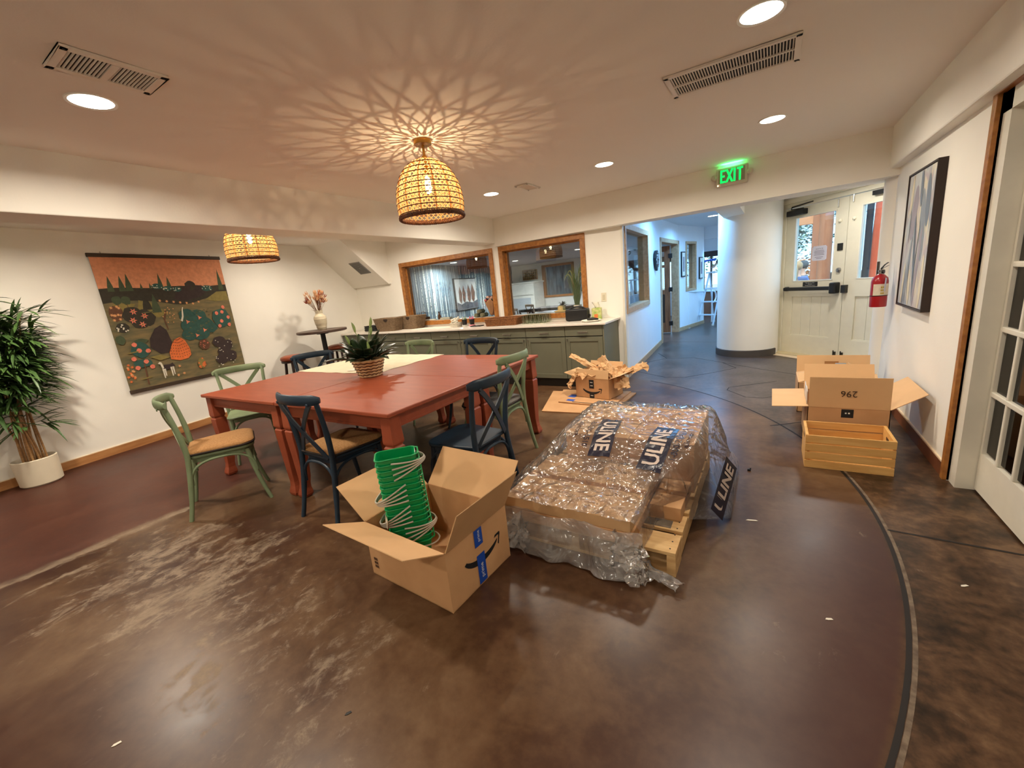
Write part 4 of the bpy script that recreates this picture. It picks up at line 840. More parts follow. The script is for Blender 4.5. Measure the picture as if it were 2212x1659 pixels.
for x, y, rz, lab in ((-5.86,5.27,.05,'tall grey woven basket in front, at the left of the counter'),(-5.52,5.50,-.08,'grey woven basket standing behind the other at the window edge')):
    t = thing('seagrass_basket', lab, 'basket', (x,y,CZ), rz, 'grey woven baskets on the counter'); woven(t, 'weave', .20, .10, .265, .13, .225, 15, SEA)
    MB().tube([(p[0],p[1],.226) for p in rrect(.267,.132,.03)], .007, 6, closed=True).build('rim', SEA, t, smooth=True)
    for s in (-1,1): MB().lathe([(0,0),(.05,0),(.045,.006),(0,.006)], 14, a0=PI, a1=2*PI).xf(Matrix.Translation((.05,s*.132,.215))@Matrix.Rotation(R(90),4,'X')).build('handle_slot', mat('slot_dark',(48,34,24),.9), t)
bt = thing('black_tray_stack', 'stack of shallow black trays beside the grey baskets at the wall end', 'trays', (-6.46,5.42,CZ))
for k in range(3): MB().prism([p[:2] for p in rrect(.15-.004*k,.11,.02)], .034*k, .034*k+.008).build('tray', BLACK, bt); MB().tube([(p[0],p[1],.034*k+.026) for p in rrect(.155-.004*k,.115,.02)], .006, 6, closed=True).tube([(p[0],p[1],.034*k+.014) for p in rrect(.151-.004*k,.111,.02)], .007, 6, closed=True).build('tray_lip', BLACK, bt)
PAPER = mat('white_paper', (230,224,208), .8, noise_amt=.05)
for i, (x, y, rz, w, d) in enumerate(((-5.12,5.36,.12,.22,.12),(-4.85,5.40,-.05,.2,.14),(-4.6,5.32,.2,.15,.11))):
    tag(MB().prism([p[:2] for p in rrect(w,d,.004,1)], 0, .0015+.001*i).build('paper_sheet', PAPER, loc=(x,y,CZ+.0004*i)), ('long white paper sheet flat on the counter by the grey basket','white paper sheet flat in the middle of the counter','small white paper sheet beside the napkin basket')[i], 'paper', 'papers on the counter').rotation_euler = (0,0,rz)
nk = thing('napkin_basket', 'white basket heaped with rolled napkins beside the black cups', 'napkins', (-4.42,5.40,CZ)); woven(nk, 'weave', .07,.06,.085,.075,.07,6, mat('white_rope',(214,206,190),.9,noise_amt=.2,noise_scale=60))
for i in range(14): a = random.uniform(0,PI); c = Vector((random.uniform(-.05,.05),random.uniform(-.045,.045),.07+.005*i)); v = Vector((math.cos(a),math.sin(a),random.uniform(-.2,.5)))*.045; MB().tube([c-v,c+v], .012, 6).build('napkin_roll', PAPER, nk, smooth=SM)
for x, lab, cols in ((-4.26,'black cup of pens with green tips beside the napkins',((120,150,110),(200,200,190))),(-4.11,'black cup of pens with pink tips by the rolled towels',((224,110,140),(230,150,160)))):
    t = thing('pen_cup', lab, 'cup', (x,5.42,CZ), 0, 'black pen cups'); MB().lathe([(0,0),(.032,0),(.045,.11),(.042,.11),(.03,.006),(0,.006)], 20).build('cup', BLACK, t, smooth=SM)
    MB().lathe([(.046,0),(.05,.004),(.05,.02),(.034,.022)], 16).build('sleeve', mat('pen_%d' % cols[1][0], cols[1], .6), t)
    for i in range(7): a = 2*PI*i/7; MB().tube([(.015*math.cos(a),.015*math.sin(a),.02),(.034*math.cos(a),.034*math.sin(a),.135+.012*(i%3))], .006, 6).build('pen', mat('pentip_%d_%d' % (cols[i%2][0],i%2), cols[i%2], .5), t)
tag(MB().prism([p[:2] for p in rrect(.1,.06,.01)], 0, .012).build('black_tablet', BLACK, loc=(-3.95,5.33,CZ), bevel=.002), 'thin black slab lying flat beside the wicker tray', 'tablet')
wt = thing('wicker_tray', 'long brown wicker tray on the counter beside the glasses', 'tray', (-3.44,5.36,CZ), .06); woven(wt, 'weave', .255,.15,.275,.165,.10,7,WICK)
MB().tube([(p[0],p[1],.103) for p in rrect(.276,.166,.04)], .009, 6, closed=True).build('rim', WICK, wt, smooth=True)
for i in range(5): MB().prism([p[:2] for p in rrect(.1,.12,.01)], .01+.012*i, .018+.012*i).build('folded_napkin', mat('kraft_napkin',(160,116,76),.9,noise_amt=.2), wt, loc=(-.13+.01*i,0,0))
# clear tumblers
TG = thin_glass('tumbler_glass', (236,240,230), .10, .05); gm = MB().lathe([(0,0),(.024,0),(.028,.115),(.0255,.115),(.0215,.012),(0,.012)], 16).mesh('tumbler'); gm.materials.append(TG); gm.polygons.foreach_set('use_smooth', [True]*len(gm.polygons)); gm.set_sharp_from_angle(angle=SM)
tag(MB().prism([p[:2] for p in rrect(.205,.135,.015)], 0, .006).build('glass_tray', mat('pale_tray',(206,204,186),.4,noise_amt=.05), loc=(-2.89,5.36,CZ), bevel=.002), 'pale flat tray under the clear tumblers', 'tray')
for i in range(6):
    for j in range(4):
        o = bpy.data.objects.new('tumbler', gm); COL.objects.link(o); o.location = (-3.06+.066*i+.003*(j%2), 5.27+.061*j, CZ+.0062); tag(o, 'clear glass tumbler in the cluster on the counter right of the wicker tray', 'glass', 'clear tumblers on the counter')
tb = thing('black_toaster', 'rounded black portable speaker box with a carry handle on the counter', 'speaker', (-2.28,5.43,CZ), .08)
sec = rrect(.10,.075,.03,5); b = MB(); A = []
for x, s in ((-.155,.86),(-.148,.96),(-.135,1),(.135,1),(.148,.96),(.155,.86)): A.append([(x, p[1]*s, .085+p[0]*s*.82) for p in sec])
k = len(sec)
for r0, r1 in zip(A, A[1:]): b.add(r0+r1, [(i,(i+1)%k,k+(i+1)%k,k+i) for i in range(k)])
b.add(A[0], [tuple(range(k))]); b.add(A[-1], [tuple(range(k-1,-1,-1))]); b.build('body', BLACK, tb, smooth=SM)
MB().tube(bez([(-.12,0,.14),(-.11,0,.205),(.11,0,.205),(.12,0,.14)],16), .012, 8).build('handle', BLACK, tb, smooth=True)
MB().box(-.12,-.09,-.06,.06,0,.01).box(.09,.12,-.06,.06,0,.01).build('feet', BLACK, tb); MB().lathe([(0,0),(.02,0),(.02,.03),(0,.03)], 14).xf(Matrix.Translation((.15,0,.06))@Matrix.Rotation(R(90),4,'Y')).build('plug_reel', BLACK, tb, smooth=SM)
ti = thing('tissue_box', 'green patterned tissue box with a white tissue by the light switch', 'tissue box', (-2.04,5.54,CZ), .2); MB().box(-.062,.062,-.055,.055,0,.15).build('carton', mat('green_leaf_print', (148,178,74), .6, noise_amt=1, rgb2=(216,206,150), noise_scale=22), ti, bevel=.002)
b = MB(); P = [[((u-.5)*.07*(1+.5*v)+.012*math.sin(v*5+u*7), .01*math.sin(u*9+v*3)-.005, .15+v*.085) for u in [i/6 for i in range(7)]] for v in [j/6 for j in range(7)]]; b.grid(P).build('tissue', PAPER, ti, smooth=True, solid=.002); MB().box(-.03,.02,-.0555,-.054,.02,.07).build('orange_flower_print', mat('orange_print',(220,120,60),.6), ti)
pl = thing('white_plate_stack', 'low stack of white plates at the right end of the counter', 'plates', (-2.02,5.25,CZ)); 
for i in range(2): MB().lathe([(0,.006*i),(.09,.006*i),(.13,.012+.006*i),(.128,.015+.006*i),(.09,.005+.006*i),(0,.005+.006*i)], 32).build('plate', PAPER, pl, smooth=SM)
tag(MB().tube(bez([(-.07,-.01,.022),(-.02,.02,.03),(.04,-.01,.03),(.08,.01,.02)],10), [.012,.014,.016,.018,.018,.017,.016,.015,.014,.012,.01], 8).build('black_scissors', BLACK, loc=(-2.0,5.25,CZ+.004), smooth=True), 'small black tool lying on the white plates', 'tool')

# ------------------------------------------------------------------ things on the interior window ledge
SZ = .974
b = thing('small_handled_basket', 'small brown basket with a hoop handle on the left window ledge', 'basket', (-5.50,5.80,SZ)); woven(b,'weave',.10,.05,.11,.055,.06,4,WICK); MB().tube(bez([(-.08,0,.05),(-.07,0,.2),(.07,0,.2),(.08,0,.05)],12), .005, 6).build('handle', WICK, b, smooth=True)
tag(MB().prism([p[:2] for p in rrect(.17,.05,.02)], 0, .02).build('white_platter', PAPER, loc=(-5.33,5.72,SZ-.001), bevel=.006), 'long white platter on the left window ledge', 'platter')
bo = thing('amber_bottle', 'small brown bottle on the left window ledge', 'bottle', (-5.10,5.78,SZ)); MB().lathe([(0,0),(.028,0),(.03,.02),(.03,.07),(.012,.095),(.012,.12),(0,.12)], 16).build('body', mat('amber',(140,84,50),.3,noise_amt=.2), bo, smooth=SM); MB().cyl((0,0),.014,.12,.14,12).build('cap', BLACK, bo)
tag(MB().prism([p[:2] for p in rrect(.12,.055,.025)], 0, .035).build('folded_cloth', mat('pale_cloth',(176,172,156),.95,noise_amt=.2), loc=(-4.94,5.78,SZ), bevel=.015, seg=3), 'folded pale cloth on the left window ledge', 'cloth')
TOW = mat('sage_towel', (124,122,96), .95, noise_amt=.3, noise_scale=60, bump=.4, bump_scale=200)
for i, (x, z) in enumerate(((-4.22,.035),(-4.10,.035),(-4.16,.097))): tag(MB().tube([(-.0,-.085,0),(0,.085,0)], .034, 16).build('rolled_towel', TOW, loc=(x,5.77,SZ+z), bevel=.008), ('rolled green-grey towel at lower left on the ledge','rolled green-grey towel at lower right by the bouquet','rolled green-grey towel on top of the other two')[i], 'towel', 'rolled towels on the ledge')
bq = thing('rose_bouquet', 'bouquet of pink and cream roses in kraft paper on the ledge', 'bouquet', (-3.93,5.765,SZ), .3)
b = MB(); P = []
for j in range(8):
    v = j/7; P.append([((.03+.08*v)*(1+.18*math.sin(i*2.4))*math.cos(2*PI*i/16), (.028+.055*v)*(1+.18*math.sin(i*2.4))*math.sin(2*PI*i/16), .02+.24*v+.03*v*math.sin(i*1.7)) for i in range(17)])
b.grid(P).build('kraft_wrap', mat('kraft_wrap',(176,132,94),.85,noise_amt=.2), bq, smooth=True, solid=.002)
for i in range(13):
    a = i*2.4; r = .018*math.sqrt(i); c = (r*math.cos(a)*1.5, r*math.sin(a), .30+.02*math.sin(i*2)-.02*r/.06); ro = MB()
    for k in range(3): ro.lathe([(.0,-.01),(.024-.006*k,-.005),(.027-.006*k,.01+.006*k),(.02-.006*k,.018+.006*k)], 9, c)
    ro.build('rose', mat('rose_%d' % (i%3), ((196,104,104),(216,176,160),(226,206,186))[i%3], .7, noise_amt=.2, noise_scale=40), bq, smooth=True)
LEAFD = mat('dark_leaf', (44,66,36), .45, noise_amt=.4, noise_scale=12)
for i in range(14):
    a = random.uniform(0,2*PI); c = Vector((.07*math.cos(a),.05*math.sin(a),.29)); d = Vector((math.cos(a)*.5,math.sin(a)*.5,random.uniform(.1,.9))).normalized()*.07; n = d.cross(Vector((0,0,1))).normalized()*.014; MB().add([c,c+d*.5+n,c+d,c+d*.5-n],[(0,1,2,3)]).build('leaf', LEAFD, bq)
gp = thing('ornamental_grass', 'tall ornamental grass with drooping pale plumes at the right window', 'plant', (-2.42,5.785,SZ)); MB().lathe([(0,0),(.05,0),(.062,.09),(.056,.09),(.05,.02),(0,.02)], 20).build('pot', mat('white_pot',(214,208,190),.5), gp, smooth=SM)
b = MB(); GRS = mat('grass_blade', (120,146,74), .6, noise_amt=.4, noise_scale=20)
for i in range(150):
    a = random.uniform(0,2*PI); l = random.uniform(.3,.62); sp = random.uniform(.02,.2); p0 = Vector((random.uniform(-.03,.03),random.uniform(-.025,.025),.06)); pts = bez([p0, p0+Vector((math.cos(a)*sp*.2,math.sin(a)*sp*.12,l*.6)), p0+Vector((math.cos(a)*sp,math.sin(a)*sp*.5,l))],6)
    b.tube(pts, [.0032,.0032,.003,.0026,.002,.0014,.0006], 3, cap=False)
tag(b.build('blades', GRS, gp, smooth=True), None, None, kind='stuff')
for i, (a, l) in enumerate(((.2,.62),(2.6,.55),(3.3,.5),(1.0,.58),(5.6,.52))):
    top = Vector((.06*math.cos(a),.03*math.sin(a),l)); pts = bez([top-Vector((0,0,.15)), top+Vector((0,0,.08)), top+Vector((.09*math.cos(a),.04*math.sin(a),.07)), top+Vector((.12*math.cos(a),.05*math.sin(a),-.05))],12)
    MB().tube(pts, [.003,.006,.009,.010,.010,.010,.010,.010,.009,.008,.006,.004,.002], 6).build('plume', mat('plume',(196,192,128),.9,noise_amt=.3,noise_scale=80), gp, smooth=True)
tag(MB().lathe([(0,0),(.10,.004),(.11,.02),(.06,.03),(.058,.08),(.04,.095),(0,.1)], 24).build('straw_hat', mat('straw',(206,182,124),.9,noise_amt=.3,noise_scale=60), loc=(-2.68,5.78,SZ), smooth=SM), 'small straw hat on the ledge beside the grass plant', 'hat')
# ------------------------------------------------------------------ bar table, vase, stools
bt = thing('bar_table', 'tall round dark wood bar table in the far left corner', 'table', (-6.2,4.15,0)); DW = mat('dark_walnut', (84,64,54), .45, noise_amt=1, rgb2=(62,46,38), noise_scale=4, stretch=(1,6,1)); BM = mat('black_iron', (26,24,24), .5, noise_amt=.2)
MB().lathe([(0,1.005),(.36,1.005),(.38,1.012),(.38,1.04),(.375,1.045),(0,1.045)], 48).build('top', DW, bt, smooth=SM); MB().cyl((0,0),.038,.03,.99,16).build('pedestal', BM, bt, smooth=SM)
MB().lathe([(0,.98),(.09,.98),(.09,1.005),(0,1.005)], 20).build('mounting_plate', BM, bt); MB().lathe([(0,0),(.24,0),(.24,.012),(.06,.03),(0,.03)], 32).build('foot', BM, bt, smooth=SM)
vs = thing('ceramic_vase', 'ribbed cream ceramic vase on the tall round table', 'vase', (-6.2,4.16,1.0455)); pr_ = [(0,0),(.062,0),(.075,.03),(.092,.12),(.098,.175),(.09,.215),(.062,.245),(.055,.262),(.058,.30),(.062,.315),(.054,.315),(.048,.27),(0,.25)]
out = []
for (r0,z0),(r1,z1) in zip(pr_, pr_[1:]):
    for k in range(5): f = k/5; out.append((r0+(r1-r0)*f+(.0016*math.sin((z0+(z1-z0)*f)*260) if r0 > .05 and z1 > z0 else 0), z0+(z1-z0)*f))
MB().lathe(out+[pr_[-1]], 32).build('body', mat('cream_ceramic', (196,184,158), .6, noise_amt=.2, noise_scale=14, stretch=(1,1,5)), vs, smooth=True)
dfw = thing('dried_flower_bunch', 'bunch of dried peach and rust flowers in the cream vase', 'dried flowers', (-6.2,4.16,1.33))
DRY = [mat('dry_%d' % i, c, .9, noise_amt=.25, noise_scale=30) for i, c in enumerate(((206,146,100),(150,72,44),(224,178,134),(120,78,44)))]
for i in range(58):
    a = random.uniform(0,2*PI); sp = random.uniform(.01,.15); l = random.uniform(.12,.30); p0 = Vector((random.uniform(-.02,.02),random.uniform(-.02,.02),-.06)); p2 = p0+Vector((math.cos(a)*sp,math.sin(a)*sp,l+.06)); pts = bez([p0,(p0+p2)/2+Vector((0,0,.04)),p2],6)
    st_ = MB().tube(pts, .002, 4).build('stem', DRY[3], dfw)
    d = (pts[-1]-pts[-2]).normalized(); k = random.choice((0,0,1,2,2)); u = d.cross(Vector((1,0,.3))).normalized(); w = d.cross(u); b = MB(); c = pts[-1]
    for q in range(5): an = 2*PI*q/5; o = (u*math.cos(an)+w*math.sin(an)); b.add([c, c+d*.025+o*.02, c+d*.07+o*.016, c+d*.03+o*.005], [(0,1,2,3)])
    b.build('flower_head', DRY[k], st_, smooth=True)
for i, (dx, dz) in enumerate(((-.19,.06),(-.2,.02),(.15,.02))): MB().tube(bez([(0,0,-.04),(dx*.5,-.02*i,.03+dz),(dx,.05-.05*i,.03+dz)],8), [.0015,.002,.003,.004,.004,.003,.002,.001,.0006], 4).build('grass_blade', DRY[3], dfw)
LEA = mat('cognac_leather', (150,74,44), .4, noise_amt=1, rgb2=(122,56,32), noise_scale=9); ESP = mat('espresso_wood', (48,26,20), .4, noise_amt=.3)
for x, y, lab in ((-6.07,3.50,'leather-topped wooden stool below the wall, left of the tall round table'),(-6.36,4.50,'leather-topped wooden stool behind the pedestal of the tall round table')):
    t = thing('bar_stool', lab, 'stool', (x,y,0), random.uniform(0,1), 'leather bar stools'); MB().lathe([(0,.675),(.15,.675),(.17,.69),(.175,.71),(.165,.735),(.12,.75),(0,.756)], 32).build('leather_seat', LEA, t, smooth=True)
    MB().lathe([(0,.65),(.165,.65),(.168,.676),(0,.676)], 32).build('seat_ring', ESP, t, smooth=SM)
    for k in range(4):
        a = PI/4+k*PI/2; MB().tube([(.11*math.cos(a),.11*math.sin(a),.655),(.145*math.cos(a),.145*math.sin(a),.35),(.185*math.cos(a),.185*math.sin(a),0)], [.019,.021,.014], 10).build('leg', ESP, t, smooth=SM)
    MB().tube(arc((0,0),.158,0,2*PI*23/24,23,.26), .009, 8, closed=True).build('footrest', ESP, t, smooth=True)

# ------------------------------------------------------------------ plants
def leaf_pts(p, d, l, w, droop, up=Vector((0,0,1)), n=5):
    d = d.normalized(); s = d.cross(up).normalized() if abs(d.dot(up)) < .98 else Vector((1,0,0)); A = []; B = []; C = []
    for k in range(n+1):
        f = k/n; q = p+d*l*f+Vector((0,0,-droop*l*f*f)); ww = w*math.sin(PI*min(1,.08+f*.92))**.75 if k < n else 0; nn = s.cross(d).normalized(); A.append(q+s*ww+nn*ww*.35); B.append(q); C.append(q-s*ww+nn*ww*.35)
    return [A,B,C]
LILY = mat('lily_leaf', (40,58,34), .35, noise_amt=.4, noise_scale=9); LILY2 = mat('lily_bract', (128,150,84), .5, noise_amt=.3)
pp = thing('potted_lily', 'potted peace lily in a woven basket on the terracotta table', 'plant', (-3.005,2.395,TZ+.001), .3)
b = MB(); BAS = mat('rush_basket', (232,204,160), .8, noise_amt=1, rgb2=(214,176,124), noise_scale=30); BAS2 = mat('dark_cord', (84,48,24), .8, noise_amt=.3)
rows = 6
for k in range(rows):
    z0 = .155*k/rows; P = []
    for q in range(64): a = 2*PI*q/64; r = .083+.047*(z0/.155)+.004*math.sin(a*16+k*PI); P.append((r*math.cos(a), r*math.sin(a), z0+.013))
    b.tube(P, .0135, 6, closed=True)
b.build('woven_pot', BAS, pp, smooth=True); b = MB()
for k in range(1,rows): z0 = .155*k/rows; r = .093+.047*(z0/.155); b.tube([((r+.0035)*math.cos(2*PI*q/96), (r+.0035)*math.sin(2*PI*q/96), z0+.004*math.sin(2*PI*q/96*16)) for q in range(96)], .0032, 5, closed=True)
b.build('dark_cord', BAS2, pp, smooth=True); MB().lathe([(0,.125),(.118,.125)], 24).lathe([(0,.002),(.085,.002)], 24).build('soil', mat('potting_soil',(40,28,20),.95,noise_amt=.4,noise_scale=60), pp)
for i in range(60):
    a = i*2.399; tl = random.uniform(.15,1.3); l = random.uniform(.19,.28)*(1.0 if i%5 else 1.2); base = Vector((.05*math.cos(a)*random.random(),.05*math.sin(a)*random.random(),.12)); d = Vector((math.cos(a)*math.sin(tl),math.sin(a)*math.sin(tl),math.cos(tl))); st_l = .06
    lf = MB().grid(leaf_pts(base+d*st_l, d, l, random.uniform(.034,.05), .25)).build('leaf', LILY, pp, smooth=True, solid=.001); MB().tube([base-Vector((0,0,.01)), base+d*st_l*1.1], .003, 5).build('leaf_stalk', LILY, lf)
for a, h, sp in ((.5,.43,.06),(1.4,.36,.08),(2.9,.40,.10),(3.6,.30,.13),(5.4,.24,.17)):
    top = Vector((math.cos(a)*sp,math.sin(a)*sp,h)); MB().tube(bez([(0,0,.12),(top.x*.4,top.y*.4,h*.7),top],8), .003, 5).build('flower_stalk', LILY2, pp); MB().grid(leaf_pts(top-Vector((0,0,.01)), Vector((math.cos(a)*.25,math.sin(a)*.25,1)), .095, .019, 0, Vector((.3,1,0)))).build('flower_bract', LILY2, pp, smooth=True, solid=.001)
tag(MB().prism([p[:2] for p in rrect(.105,.075,.004,1)], 0, .002).build('table_card', PAPER, loc=(-3.42,2.62,TZ+.0085)), 'white card lying on the cream cloth left of the lily', 'card').rotation_euler = (0,0,.4)

bp_ = thing('bamboo_palm', 'large leafy bamboo palm in a white pot by the left wall', 'plant', (-6.05,.73,0))
MB().lathe([(0,0),(.135,0),(.15,.015),(.158,.255),(.15,.262),(.144,.25),(.14,.2),(0,.2)], 40).build('pot', mat('ivory_pot',(222,212,190),.45,noise_amt=.05), bp_, smooth=SM); MB().lathe([(0,.215),(.142,.215)], 24).build('soil', mat('potting_soil'), bp_)
CANE = mat('bamboo_cane', (176,136,90), .5, noise_amt=1, rgb2=(140,104,64), noise_scale=10, stretch=(1,1,6)); PALM = mat('palm_leaf', (84,116,58), .42, noise_amt=1, rgb2=(42,66,34), noise_scale=5); fol = MB()
for i in range(14):
    a = i*2.4; r0 = .02+.075*math.sqrt(i/14); tip = Vector((random.uniform(-.05,.22), random.uniform(-.30,.34), random.uniform(1.15,1.72))); base = Vector((r0*math.cos(a),r0*math.sin(a),.20)); pts = bez([base, base+Vector((0,0,.5)), tip*.8+Vector((0,0,.1)), tip],12)
    MB().tube(pts, [.0095-.0005*k for k in range(13)], 7).build('cane', CANE, bp_, smooth=SM)
    for k in range(3, 13):
        for s in range(3 if k > 5 else 1):
            if k <= 5 and random.random() < .45: continue
            an = random.uniform(0,2*PI); d0 = Vector((math.cos(an),math.sin(an),random.uniform(.0,.6))).normalized(); tw = pts[k]+d0*random.uniform(.06,.15)
            if tw.x < -.13: d0.x = abs(d0.x); tw = pts[k]+d0*.1
            fol.tube([pts[k],tw], .002, 3, cap=False)
            for q in range(5):
                d = (d0+Vector((random.uniform(-.8,.8),random.uniform(-.8,.8),random.uniform(-.5,.5)))).normalized()
                if (tw+d*.2).x < -.16: d.x = abs(d.x)*.5
                fol.grid(leaf_pts(tw, d, random.uniform(.16,.28), random.uniform(.011,.017), random.uniform(.1,.45), n=4))
fol.v = [(max(v[0], -.125+.0*v[1]), v[1], v[2]) for v in fol.v]
f_ = fol.build('foliage', PALM, bp_, smooth=True); f_['kind'] = 'stuff'

# ------------------------------------------------------------------ cartons
KR = mat('kraft_board', (200,156,112), .8, noise_amt=1, rgb2=(188,144,100), noise_scale=6); KRI = mat('kraft_board_inside', (212,172,126), .8, noise_amt=.08, noise_scale=6); KRE = mat('kraft_edge', (210,172,126), .9, noise_amt=.2, noise_scale=80)
INK = mat('black_ink', (24,26,30), .6, noise_amt=.1); BLUE = mat('blue_tape', (22,72,170), .35, noise_amt=.1); WPR = mat('print_white')
def carton(t, P, h, flaps, th=.005, m=KR):
    # P: base corners counter-clockwise in local coordinates; flaps: {side index: (length, angle in degrees)}
    n = len(P); c = sum((Vector((*p,0)) for p in P), Vector())/n; parts = {}
    MB().prism(P, .001, .006).build('bottom', m, t)
    for i in range(n):
        a, b_ = Vector((*P[i],0)), Vector((*P[(i+1)%n],0)); o = Vector(((b_-a).y, -(b_-a).x, 0)).normalized(); ins = -o*th
        parts[i] = MB().hexa([a+Vector((0,0,.001)), b_+Vector((0,0,.001)), b_+ins+Vector((0,0,.001)), a+ins+Vector((0,0,.001))],[a+Vector((0,0,h)), b_+Vector((0,0,h)), b_+ins+Vector((0,0,h)), a+ins+Vector((0,0,h))]).build('side_panel', m, t)
        if i in flaps:
            l, an = flaps[i][:2]; tw = flaps[i][2] if len(flaps[i]) > 2 else 0; up = Vector((0,0,1)); e = (b_-a).normalized(); d1 = o*math.cos(R(an))+up*math.sin(R(an)); d2 = o*math.cos(R(an+tw))+up*math.sin(R(an+tw)); H = Vector((0,0,h)); q = .004
            f = MB().panel([a+H+e*q, b_+H-e*q, b_+H-e*q+d2*l, a+H+e*q+d1*l], th*.8).build('flap', [KRI], t); parts['f%d' % i] = f
            MB().tube([a+H+e*q+d1*l, b_+H-e*q+d2*l], th*.42, 4).build('torn_edge', KRE, f)
    return parts
def smile(size):                               # curved arrow, in a local x-z plane
    b = MB(); top = []; bot = []; n = 26
    for i in range(n+1):
        f = i/n; a = R(-152+f*118); r = 1.0; th = .16*math.sin(PI*min(1,.10+f*.9))**.6+.02; c, s = math.cos(a)*r, math.sin(a)*r*.62
        top.append((c*(1-th*.55), s*(1-th)+.35)); bot.append((c*(1+th*.55), s*(1+th)+.35))
    b.add([(p[0],0,p[1]) for p in top]+[(p[0],0,p[1]) for p in bot], [(i,i+1,n+2+i,n+1+i) for i in range(n)])
    e = (top[-1][0]+.02, top[-1][1]-.02); hd = [(.60,.10),(.66,.19),(.86,.205),(.93,.20),(.945,.13),(.875,-.10),(.835,-.26),(.78,-.20),(.83,-.06),(.86,.10),(.80,.115)]
    hd = [(x+.06,z+.0) for x,z in hd]; b.add([(x,0,z) for x,z in hd], [tuple(range(len(hd)))]); b.v = [(v[0]*size,v[1],v[2]*size) for v in b.v]; return b
bigc = thing('open_carton', 'large open brown carton with a printed smile arrow and blue tape in the foreground', 'box', (-1.45,1.396,0))
BP = [(-1.749,1.187),(-1.17,1.146),(-1.149,1.607),(-1.728,1.648)]; BPL = [(p[0]+1.45,p[1]-1.396) for p in BP]
parts = carton(bigc, BPL, .305, {0:(.23,26),1:(.23,64),2:(.24,48),3:(.25,38)})
x1 = Vector((BPL[2][0]-BPL[1][0],BPL[2][1]-BPL[1][1],0)).normalized(); o1 = Vector((x1.y,-x1.x,0))
def on_side(b, org, ex, out, eps): return b.xf(frameM(Vector(org)+out*eps, ex, (0,0,1)) @ Matrix.Rotation(0,4,'X'))
def flatxz(b): b.v = [(v[0],v[2],0) for v in b.v]; return b     # x-z drawing -> x-y drawing
sm_ = flatxz(smile(.145)); on_side(sm_, Vector((*BPL[1],.165))+x1*.245, x1, o1, .0012).build('smile_print', INK, parts[1])
tp = MB().add([(-.028,-.135,0),(.032,-.135,0),(.032,.02,0),(-.028,.02,0)],[(0,1,2,3)]); on_side(tp, Vector((*BPL[1],.145))+x1*.225, x1, o1, .002).build('tape', BLUE, parts[1])
tp = MB().add([(-.03,-.06,0),(.03,-.06,0),(.03,.03,0),(-.03,.03,0)],[(0,1,2,3)]); on_side(tp, Vector((*BPL[1],.27))+x1*.225, x1, o1, .002).build('tape', BLUE, parts[1])
tx = text_mb('prime', .034).xf(Matrix.Rotation(R(90),4,'Z')); on_side(tx, Vector((*BPL[1],.075))+x1*.227, x1, o1, .0026).build('tape_lettering', WPR, parts[1])
tx = text_mb('prime', .026).xf(Matrix.Rotation(R(90),4,'Z')); on_side(tx, Vector((*BPL[1],.26))+x1*.227, x1, o1, .0026).build('tape_lettering', WPR, parts[1])
x0 = Vector((BPL[1][0]-BPL[0][0],BPL[1][1]-BPL[0][1],0)).normalized(); o0 = Vector((x0.y,-x0.x,0)); lb = MB()
for r0, z in ((0,.0),(0,.022),(0,.044)): lb.add([(r0,z,0),(.03,z,0),(.03,z+.016,0),(r0,z+.016,0)],[(0,1,2,3)])
on_side(lb, Vector((*BPL[0],.05))+x0*.03, x0, o0, .0012).build('carton_mark', mat('brown_ink',(86,58,38),.8), parts[0])

# nested green buckets standing in the big carton
GRN = mat('green_plastic', (0,148,82), .28, noise_amt=.06, noise_scale=5); HND = mat('grey_bail', (188,184,172), .45, noise_amt=.1)
def bucket():
    t = thing('green_bucket', 'x', 'bucket'); h = .135; b = MB(); V = []
    for s, z in ((.76,0),(.8,.004),(1.0,h),(.975,h),(.775,.008),(.0,.008)):
        V.append([(p[0]*s, p[1]*s, z) for p in rrect(.10,.07,.028,4)])
    k = len(V[0])
    for r0, r1 in zip(V, V[1:]): b.add(r0+r1, [(i,(i+1)%k,k+(i+1)%k,k+i) for i in range(k)])
    b.add(V[0], [tuple(range(k-1,-1,-1))]); b.build('body', GRN, t, smooth=SM)
    MB().tube([(p[0]*1.02+(.012 if p[0] > .07 and abs(p[1]) < .05 else 0), p[1]*1.02, h-.002) for p in rrect(.10,.07,.028,4)], .0045, 6, closed=True).build('rim', GRN, t, smooth=True); return t
b0 = bucket(); NB = 17; ORD = 'second third fourth fifth sixth seventh eighth ninth tenth eleventh twelfth thirteenth fourteenth fifteenth sixteenth'.split()
bks = [b0]+[copy_tree(b0) for _ in range(NB-1)]
for i in range(NB):
    t = bks[i]; z = .008+.0305*i; t.location = (-1.617-.0004*i, 1.372-.001*i, z); t.rotation_euler = (0,0,R(47))
    j = NB-1-i; lab = 'topmost green plastic bucket of the nested stack in the big carton' if j == 0 else ('bottom green plastic bucket of the nested stack, down in the carton' if i == 0 else '%s green plastic bucket from the top of the nested stack in the carton' % ORD[j-1])
    t['label'] = lab; t['group'] = 'nested green buckets'
    g = j//4; sd = (1,-1,-1,1,1)[g]; k = j%4; tz = .10+.027*k if sd > 0 else .10-.027*(3-k)
    hp = bez([(-.025*sd,-.080,.112),(.06*sd,-.088,.112*.5+tz*.5),(.135*sd,-.075,tz),(.142*sd,0,tz-.004)],9)
    hp2 = [Vector((p.x,-p.y,p.z)) for p in reversed(hp)]; MB().tube(hp+hp2[1:], .0045, 6).build('handle', HND, t, smooth=True)
